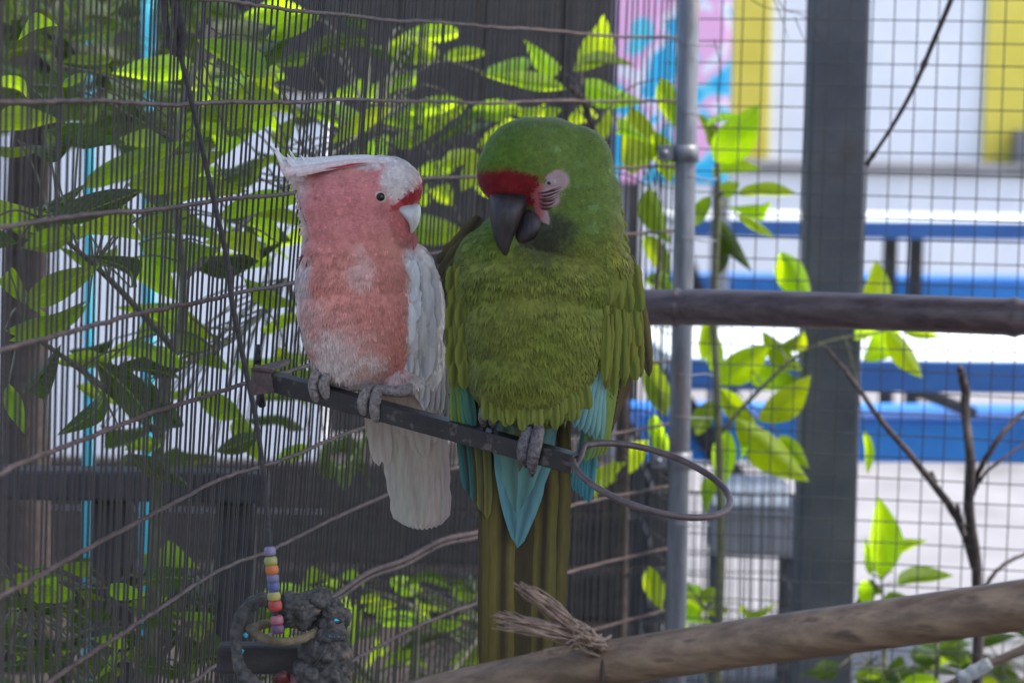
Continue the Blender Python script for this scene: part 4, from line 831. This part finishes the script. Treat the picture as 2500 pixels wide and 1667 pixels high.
for i in range(16):
    f = i / 15; ck.feather('nape_feather', cko, 745 + 18 * f + 5 * math.sin(i * 2.9), 418 + 22 * math.sin(i * 1.9), 688 + 26 * f + 6 * math.sin(i * 4.1), 414 + 46 * f, 15, np.array((0.70, 0.58, 0.56)) * random.uniform(0.92, 1.08), z=(20 - 14 * (i % 4), -4 - 10 * (i % 4)), off=0, point=0.25, camber=0.05, shaft=(0.64, 0.52, 0.5))
# eye
ez = ck.surf(926, 482, 80)
ck.ball('eye_ring', cko, 926, 482, ez - 3, 18, 15, 7, M['ringskin'], 0.4); ck.ball('eye', cko, 929, 481, ez + 1, 11, 10.5, 8, M['eye'])
# bill
bz = 30
ck.loft('upper_beak', cko, [(998, 498, 44, 28, 30, 8), (998, 508, 50, 30, 34, 9), (1002, 520, 52, 26, 33, 8), (1007, 532, 53, 19, 28, 6), (1010, 545, 53, 13, 21, 3), (1009, 558, 52, 8, 13, 1), (1003, 571, 50, 2, 3, 0)], M['beak_pale'])
ck.loft('lower_beak', cko, [(985, 545, bz - 6, 20, 22, 2), (990, 560, bz - 6, 16, 18, 2), (997, 575, bz - 6, 7, 9, 1)], M['beak_pale'])
for i in range(5): ck.feather('cheek_feather', cko, 1004 + 2 * i, 556 + 4 * i, 1010 + 2 * i, 612 - 4 * i, 10, (0.52, 0.17, 0.16), z=(40 - 6 * i, 44 - 6 * i), off=0)
# wing on the right
wing = ck.feather('wing', cko, 1015, 640, 1040, 930, 86, WH, z=(50, 10), point=0.5, bend=0.02)
GW = (0.67, 0.63, 0.60)
for r in range(4):                     # coverts
    for c_ in range(3):
        x = 1006 + 24 * c_ - 4 * r + (8 if r % 2 else 0); y = 636 + 52 * r + 7 * c_; ck.feather('covert', wing, x, y, x - 2 + 2 * c_, y + 104, 40, [v * random.uniform(0.96, 1.03) for v in WH], off=3 + r * 0.3 - c_, lift=0.8, camber=0.03, shaft=[v * 0.94 for v in WH])
for i in range(8):                     # flight feathers, long, ending below the bar on the right
    f = i / 7; ck.feather('flight_feather', wing, 990 + 80 * f, 800 + 10 * f, 985 + 90 * f + 14 * (f < 0.4), 915 + 95 * min(1, f * 1.6), 30, [v * random.uniform(0.9, 1.02) for v in (WH if f < 0.6 else (0.50, 0.46, 0.45))], edge=GW, z=(60 - 90 * f, 30 - 100 * f), off=6, point=0.7)
for i in range(5): ck.feather('flight_feather', wing, 1076 + 3 * i, 690 + 25 * i, 1066 + 5 * i, 930 + 30 * i, 24, (0.30 - 0.02 * i, 0.25, 0.23), edge=(0.42, 0.37, 0.35), z=(-40 - 8 * i, -70 - 6 * i), off=0, point=0.75)
lw_ = ck.feather('wing', cko, 752, 630, 740, 790, 40, (0.68, 0.6, 0.59), z=(0, -10), off=0)
for i in range(4): ck.feather('covert', lw_, 748 - 3 * i, 625 + 28 * i, 738 - 1 * i, 700 + 34 * i, 26, (0.66, 0.52, 0.50), z=(8, 0), off=0)
# tail hanging behind the bar
tl = ck.feather('tail', cko, 975, 880, 1022, 1290, 86, (0.47, 0.42, 0.39), edge=(0.40, 0.35, 0.33), z=(-75, -100), off=0, point=0.8)
for i in range(9):
    f = i / 8; ck.feather('tail_feather', tl, 915 + 130 * f, 920, 985 + 88 * f, 1266 + 28 * math.sin(math.pi * (0.2 + 0.6 * f)), 56, [v * random.uniform(0.9, 1.08) for v in (0.44, 0.375, 0.32)], edge=(0.42, 0.35, 0.295), shaft=(0.37, 0.30, 0.255), camber=0.04, z=(-58 - 10 * abs(f - 0.35), -82 - 16 * abs(f - 0.35)), off=0, point=0.9, bend=-0.02)
for i in range(8): ck.feather('tail_covert', tl, 900 + 18 * i, 935, 925 + 19 * i, 1100 + random.uniform(-20, 60), 42, (0.46, 0.395, 0.34), edge=(0.43, 0.365, 0.31), shaft=(0.40, 0.33, 0.28), camber=0.04, z=(-50, -70), off=0, point=0.6)
# feet
FT = [[(790, 906, -26), (774, 914, 4), (765, 940, 14), (771, 968, 8), (780, 980, -10)], [(802, 908, -26), (800, 918, 4), (791, 940, 14), (797, 962, 8), (806, 966, -8)]]
FR = [[(908, 946, -26), (894, 958, 4), (885, 982, 14), (889, 1002, 8), (899, 1008, -10)], [(926, 948, -26), (920, 962, 4), (915, 995, 14), (918, 1018, 8), (928, 1022, -12)]]
for tset, leg_ in ((FT, [(806, 880, -40), (802, 898, -32), (796, 908, -24)]), (FR, [(1008, 950, -26), (970, 956, -14), (922, 950, -20)])):
    lg = ck.vtube('leg', cko, [(x, y, z + barz(ck, x)) for x, y, z in leg_], [16, 14, 13], M['skin'])
    for tp in tset:
        tp = [(x, y, z + barz(ck, x)) for x, y, z in tp]
        tube('toe', [ck.W(*p) - cko.location for p in tp], [v * ck.k for v in (12, 13.5, 14, 12.5, 9)], M['skin'], lg, 12, 18)
        e = tp[-2]; tube('claw', [ck.W(*p) - cko.location for p in ((e[0] + 2, e[1] - 2, e[2]), (e[0] + 8, e[1] + 9, e[2] - 6), (e[0] + 20, e[1] + 6, e[2] - 18))], [6 * ck.k, 4.5 * ck.k, 0.8 * ck.k], M['claw'], lg, 8, 10)

# ------------------------------------------------------------------ macaw
mc = Bird(2.651)
mco = thing('macaw', 'large green macaw with red forehead and dark beak dozing on the iron bar', 'parrot', loc=mc.W(1320, 1060, 0))
mc.body([(1312, 790, 0, 180, 225, 138), (1318, 690, 0, 206, 110, 134), (1285, 905, 8, 140, 125, 118), (1190, 690, -10, 86, 100, 96), (1460, 690, -20, 88, 100, 96), (1385, 560, 0, 138, 110, 126), (1372, 470, 0, 134, 126, 122), (1300, 400, 14, 126, 112, 116), (1245, 420, 40, 80, 82, 82), (1330, 360, 0, 110, 72, 100), (1250, 600, 10, 96, 80, 96), (1190, 640, -10, 76, 90, 80),
         (1505, 740, -50, 56, 120, 80), (1128, 780, -46, 36, 140, 80), (1450, 660, -10, 96, 90, 96), (1320, 985, 10, 78, 52, 80), (1470, 860, -60, 52, 130, 66), (1400, 405, -6, 96, 98, 96), (1430, 480, -10, 86, 90, 90)], 5.0, 52, (1.6, 0.05))
def mc_col(P, N):
    n1 = vnoise(P, 0.025, 5); n2 = vnoise(P, 0.08, 6); x, y, z = P.T
    c = np.tile(np.array([0.122, 0.138, 0.019]), (len(P), 1)); c = mixc(c, (0.082, 0.126, 0.008), sstep(0, 0.8, n1) * 0.6); c = mixc(c, (0.16, 0.155, 0.03), sstep(0.2, 0.9, -n1) * 0.5); c = mixc(c, (0.06, 0.06, 0.016), sstep(0.55, 0.95, n2) * 0.55)
    hd = 1 - sstep(540, 640, y + 0.1 * n2 * 100); c = mixc(c, (0.098, 0.150, 0.026), hd * 0.9); c = mixc(c, (0.072, 0.138, 0.006), hd * (1 - sstep(1220, 1330, x)) * 0.8); c = mixc(c, (0.12, 0.22, 0.07), hd * sstep(0.2, 0.9, n2) * sstep(1250, 1420, x) * 0.7)
    c = mixc(c, (0.20, 0.19, 0.02), sstep(1460, 1520, x) * sstep(480, 560, y) * (1 - sstep(620, 700, y)) * 0.7)
    red = sstep(0, 16, (y - (414 + 0.0 * x) - np.where(x > 1255, (x - 1255) * 0.22, 0)) + n2 * 6) * (1 - sstep(492, 508, y - np.where(x > 1240, (x - 1240) * 0.03, 0))) * (1 - sstep(1306, 1322, x + n2 * 5)) * (z > 20); c = mixc(c, (0.15, 0.005, 0.007), red)
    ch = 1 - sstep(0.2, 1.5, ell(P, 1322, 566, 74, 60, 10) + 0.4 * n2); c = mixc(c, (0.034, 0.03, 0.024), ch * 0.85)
    patch = (1 - sstep(0.85, 1.15, mc_patch(P))) * (z > 0); c = mixc(c, np.array((0.29, 0.20, 0.195)), patch); c = mixc(c, (0.30, 0.03, 0.03), patch * (1 - sstep(1312, 1338, x + n2 * 6)) * 0.8)
    return c
def mc_patch(P): return np.minimum(ell(P, 1354, 444, 36, 28, -20), np.minimum(ell(P, 1332, 480, 36, 26, 20), ell(P, 1322, 518, 14, 36, -28)))
def mc_keep(P): return ~((mc_patch(P) < 1.0) & (P[:, 2] > 0)) & ~((ell(P, 1244, 540, 46, 62) < 1) & (P[:, 2] > 40)) & ~((P[:, 0] > 1480 + 0.04 * (P[:, 1] - 640)) & (P[:, 1] > 650)) & ~((P[:, 0] < 1128) & (P[:, 1] > 640))
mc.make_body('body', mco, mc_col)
def mc_flow(P):
    x, y, z = P.T; hd = 1 - sstep(520, 640, y); f = np.stack([(x - 1250) / 130, (y - 470) / 130, (z - 130) / 130], 1); f /= np.linalg.norm(f, axis=1)[:, None] + 1e-6; g = np.stack([0.25 * (x - 1310) / 190, np.ones(len(P)), 0 * x], 1); return f * hd[:, None] + g * (1 - hd)[:, None]
mc.plumage('plumage', mco, 15000, lambda P: 17 + 21 * sstep(520, 700, P[:, 1]), mc_flow, mc_col, mc_keep, 5, 0.10, 0.42, 0.17, 0.16)
mc.plumage('contour_feathers', mco, 3600, lambda P: 38 + 0 * P[:, 1], mc_flow, mc_col, lambda P: mc_keep(P) & (P[:, 1] > 590), 9, 0.085, 0.36, 0.10, 0.17)
mc.plumage('head_down', mco, 26000, lambda P: 13 + 0 * P[:, 1], mc_flow, mc_col, lambda P: mc_keep(P) & (P[:, 1] < 640), 3, 0.08, 0.5, 0.5, 0.16)
# body contour feathers
OL = (0.122, 0.138, 0.018); YG = (0.17, 0.178, 0.02)
bf = None
for i in range(26):
    f = i / 25; mc.feather('neck_feather', mco, 1482 + 20 * f + 8 * math.sin(i * 2.3), 430 + 190 * f, 1506 + 34 * f + 9 * math.sin(i * 1.7), 462 + 200 * f, 20, np.array((0.15, 0.19, 0.035)) * random.uniform(0.8, 1.15), tipc=(0.24, 0.23, 0.03), z=(10 + 22 * math.sin(i * 1.1), -6), off=0, point=0.4)
# bill
fz = mc.surf(1244, 470, 110)
mc.loft('upper_beak', mco, [(1243, 462, fz - 44, 50, 46, 6), (1243, 482, fz - 24, 48, 50, 8), (1240, 505, fz - 10, 45, 50, 6), (1236, 530, fz - 4, 40, 44, 4), (1232, 556, fz - 2, 33, 36, 3), (1229, 582, fz - 2, 23, 26, 2), (1231, 606, fz - 4, 14, 16, 1), (1235, 622, fz - 6, 7, 8, 1), (1238, 632, fz - 8, 2, 2, 0)], M['beak_dark'], 24)
mc.loft('lower_beak', mco, [(1300, 498, fz - 46, 28, 28, 5), (1304, 525, fz - 30, 37, 36, 4), (1300, 552, fz - 20, 41, 38, 4), (1284, 580, fz - 18, 32, 30, 4), (1266, 598, fz - 22, 12, 13, 3)], M['beak_dark'], 20)
# skin fold of the jaw
mc.vtube('jaw_skin', mco, [(1296, 500, fz - 26), (1312, 508, fz - 16), (1326, 522, fz - 14), (1330, 540, fz - 16), (1327, 552, fz - 20)], [4, 8, 11, 8, 2], M['lid'])
# face lines and eye
eyz = mc.surf(1342, 446, 100)
mc.ball('eyelid', mco, 1345, 445, eyz - 4, 17, 13, 9, M['lid'], -0.2); mc.ball('eye', mco, 1341, 447, eyz + 1, 6.5, 5.5, 5, M['eye'])
dk = paint('face_feather_line', (0.06, 0.012, 0.012), 0.8)
for i in range(11):
    f = i / 10; x0_, y0__ = 1312 + 6 * f + random.uniform(-2, 2), 470 + 38 * f; x1_, y1_ = 1374 - 22 * f + random.uniform(-6, 4), 452 + 56 * f + random.uniform(-3, 3)
    pl_ = [(x0_ + (x1_ - x0_) * t, y0__ + (y1_ - y0__) * t + 4 * math.sin(math.pi * t) + random.uniform(-1.5, 1.5)) for t in (0, 0.3, 0.65, 1)]
    mc.vtube('face_feather_line', mco, [(x, y, mc.surf(x, y, eyz) + 0.6) for x, y in pl_], [0.3, 1.3 + (i % 3) * 0.5, 1.5, 0.3], dk, 14, 6)
# wings : right side of the picture
wr = mc.feather('wing', mco, 1500, 640, 1520, 900, 96, OL, z=(20, -40), off=0)
for r in range(6):
    for c_ in range(4):
        x = 1478 + 24 * c_ - 3 * r + (9 if r % 2 else 0); y = 628 + 42 * r + 9 * c_ - (10 if c_ == 3 else 0)
        ck_ = [v * random.uniform(0.85, 1.15) for v in OL]; mc.feather('covert', wr, x, y, x + 2 + 2 * c_, y + 76, 30, ck_, edge=YG, z=(74 - 22 * c_ - 7 * r, 68 - 22 * c_ - 7 * r), off=6 + r, lift=4, point=0.5, camber=0.2)
for i in range(9):
    f = i / 8; mc.feather('long_covert', wr, 1482 + 76 * f, 770 - 30 * f, 1476 + 88 * f - 8 * (i % 2), 935 - 60 * f + 24 * (i % 3), 25, [v * random.uniform(0.75, 1.1) for v in (YG if i % 3 == 0 else OL)], edge=(0.165, 0.17, 0.018), z=(66 - 100 * f, 40 - 90 * f), off=12, point=0.6, camber=0.2)
for i in range(6): mc.feather('shoulder_feather', wr, 1538 + 6 * i, 622 + 24 * i, 1560 + 5 * i, 740 + 36 * i, 30, (0.06, 0.042, 0.02), edge=(0.16, 0.13, 0.035), z=(-30 - 5 * i, -44 - 5 * i), off=0)
CY = (0.12, 0.255, 0.255); CY2 = (0.125, 0.25, 0.19)
for i in range(6):
    f = i / 5; mc.feather('flight_feather', wr, 1466 + 14 * f, 800 + 8 * i, 1404 + 34 * f + 6 * i, 1046 + 36 * f, 30, (np.array(CY) * (1 - f) + np.array(CY2) * f) * random.uniform(0.9, 1.1), edge=(0.17, 0.33, 0.31), z=(58 - 22 * f, 16 - 30 * f), off=6, point=0.72, bend=0.03, camber=0.22)
for i in range(5):
    f = i / 4; mc.feather('flight_feather', wr, 1500 + 12 * f, 860, 1432 + 44 * f, 1130 - 20 * f, 32, (0.13 + 0.04 * f, 0.22, 0.08 - 0.05 * f), edge=(0.20, 0.28, 0.06), z=(6 - 20 * f, -40 - 12 * f), off=0, point=0.75, bend=0.03)
for i in range(4): mc.feather('flight_feather', wr, 1535 + 6 * i, 840, 1484 + 12 * i, 1070 - 30 * i, 20, (0.075, 0.05, 0.03), edge=(0.13, 0.09, 0.03), z=(-40, -66), off=0, point=0.8)
for i in range(5): mc.feather('flight_feather', wr, 1462 - 4 * i, 980, 1436 - 9 * i, 1230 - 8 * i, 24, (0.04, 0.17, 0.19), edge=(0.07, 0.27, 0.28), z=(-70, -90), off=-2 * i, point=0.8)
# wing on the left side
wl = mc.feather('wing', mco, 1125, 620, 1110, 900, 60, OL, z=(0, -50), off=0)
for i in range(7):
    f = i / 6; mc.feather('shoulder_feather', wl, 1172 - 8 * i, 530 + 12 * i, 1064 + 5 * i, 642 + 18 * i + (i % 2) * 8, 46, (0.035, 0.03, 0.012), edge=(0.075, 0.062, 0.02), z=(20 - 6 * i, -30), off=0, point=0.5, bend=-0.06)
for i in range(5): mc.feather('shoulder_feather', wl, 1140 + 2 * i, 585 + 10 * i, 1102 + 7 * i, 690 + 8 * i, 18, (0.20, 0.19, 0.015), edge=(0.26, 0.25, 0.02), z=(20, 0), off=2 * i, point=0.6)
for r in range(6):
    for c_ in range(2):
        x = 1104 + 22 * c_ + (8 if r % 2 else 0); y = 650 + 46 * r; mc.feather('covert', wl, x, y, x - 4 + 3 * c_, y + 70, 32, np.array(OL) * random.uniform(0.8, 1.15), edge=YG, z=(20 + 26 * c_ - 4 * r, 12 + 26 * c_ - 4 * r), off=6, lift=3, point=0.5)
for i in range(6):
    f = i / 5; mc.feather('flight_feather', wl, 1098 + 16 * f, 800 + 20 * f, 1106 + 50 * f, 1040 + 10 * (i % 2), 22, [(0.20, 0.22, 0.02), (0.06, 0.16, 0.05), (0.18, 0.20, 0.02), (0.07, 0.20, 0.12), (0.05, 0.19, 0.15), (0.04, 0.14, 0.12)][i], edge=(0.10, 0.22, 0.08), z=(-40 + 8 * i, -52 + 4 * i), off=0, point=0.8, bend=-0.02)
for i in range(7):
    f = i / 6; mc.feather('flight_feather', wl, 1100 + 70 * f, 960, 1136 + 50 * f, 1200 + 70 * f, 24, [(0.02, 0.12, 0.11), (0.03, 0.03, 0.03), (0.02, 0.13, 0.11), (0.05, 0.045, 0.02), (0.13, 0.12, 0.02), (0.07, 0.06, 0.02), (0.15, 0.13, 0.02)][i], edge=(0.05, 0.12, 0.09), z=(-70, -92 - 2 * i), off=i, point=0.8, bend=-0.03)
# tail
BR = (0.105, 0.082, 0.020); BR2 = (0.060, 0.044, 0.016)
tm = mc.feather('tail', mco, 1290, 1000, 1274, 1690, 190, BR2, z=(-100, -150), off=0, point=0.85)
for i, (xr, xt, w, c_, yl) in enumerate([(1196, 1194, 56, BR2, 1690), (1208, 1206, 62, BR, 1700), (1232, 1226, 70, (0.125, 0.10, 0.02), 1712), (1382, 1350, 44, (0.13, 0.125, 0.03), 1560), (1368, 1340, 70, (0.10, 0.08, 0.02), 1690), (1340, 1314, 66, (0.12, 0.098, 0.022), 1705), (1270, 1258, 44, (0.03, 0.024, 0.012), 1720), (1310, 1284, 44, (0.03, 0.024, 0.012), 1715)]):
    mc.feather('tail_feather', tm, xr, 1010, xt, yl, w, np.array(c_) * random.uniform(0.9, 1.1), edge=np.array(c_) * 0.75, tipc=np.array(c_) * 0.6, z=(-88 - (6 if i > 5 else 0), -140 - (8 if i > 5 else 0)), off=0, point=0.86, shaft=(0.03, 0.02, 0.01), tilt=0.1 if i < 3 else -0.1, camber=0.1)
for i, (xr, xt, yt, w, c_) in enumerate([(1215, 1262, 1330, 52, (0.085, 0.21, 0.22)), (1352, 1262, 1338, 54, (0.085, 0.20, 0.21)), (1250, 1258, 1270, 64, (0.10, 0.21, 0.18)), (1320, 1270, 1262, 66, (0.10, 0.23, 0.21)), (1285, 1266, 1210, 56, (0.13, 0.14, 0.06)), (1230, 1245, 1150, 46, (0.11, 0.19, 0.15)), (1340, 1290, 1160, 50, (0.10, 0.22, 0.2))]):
    mc.feather('undertail_covert', tm, xr, 1015, xt, yt, w, c_, edge=np.array(c_) * 1.15, z=(-50, -84), off=-8 + 3 * i, point=0.35)
# belly fringe above the bar
for i in range(26):
    f = (i % 13) / 12; x = 1190 + 230 * f + 9 * (i > 12); yb = 990 + 55 * math.sin(math.pi * (0.15 + 0.75 * f)); mc.feather('belly_feather', mco, x, yb - 70, x + 14 * (f - 0.4), yb + random.uniform(-26, 12), 26, np.array((0.135, 0.16, 0.022)) * random.uniform(0.8, 1.15), edge=(0.15, 0.165, 0.025), z=(100 - 60 * abs(f - 0.4), 88 - 60 * abs(f - 0.4)), off=0, point=0.6)
# feet
for legp, rads, tset in (([(1318, 1005, -40), (1310, 1036, -28), (1302, 1050, -22)], (22, 20, 18), ([(1290, 1044, -26), (1288, 1056, 6), (1278, 1090, 18), (1277, 1116, 12), (1284, 1130, -8)], [(1316, 1044, -26), (1314, 1056, 6), (1306, 1095, 18), (1300, 1130, 12), (1300, 1152, -10)])),
                         ([(1190, 960, -46), (1190, 984, -34), (1192, 998, -26)], (17, 16, 14), ([(1184, 992, -26), (1182, 1002, 2), (1180, 1022, 12), (1183, 1036, -4)], [(1206, 990, -26), (1206, 1002, 2), (1204, 1024, 12), (1204, 1038, -6)]))):
    lg = mc.vtube('leg', mco, [(x, y, z + barz(mc, x)) for x, y, z in legp], rads, M['skin_dark'])
    for tp in tset:
        tp = [(x, y, z + barz(mc, x)) for x, y, z in tp]; n_ = len(tp)
        tube('toe', [mc.W(*p) - mco.location for p in tp], [v * mc.k for v in ((13, 15, 16, 14.5, 9) if n_ == 5 else (11, 13, 13, 8))], M['skin_dark'], lg, 14, 20)
        e = tp[-1]; tube('claw', [mc.W(*p) - mco.location for p in ((e[0] - 2, e[1] - 6, e[2] + 4), (e[0], e[1] + 8, e[2] - 8), (e[0] + 2, e[1] + 8, e[2] - 26))], [7 * mc.k, 5 * mc.k, 0.8 * mc.k], M['claw'], lg, 8, 10)
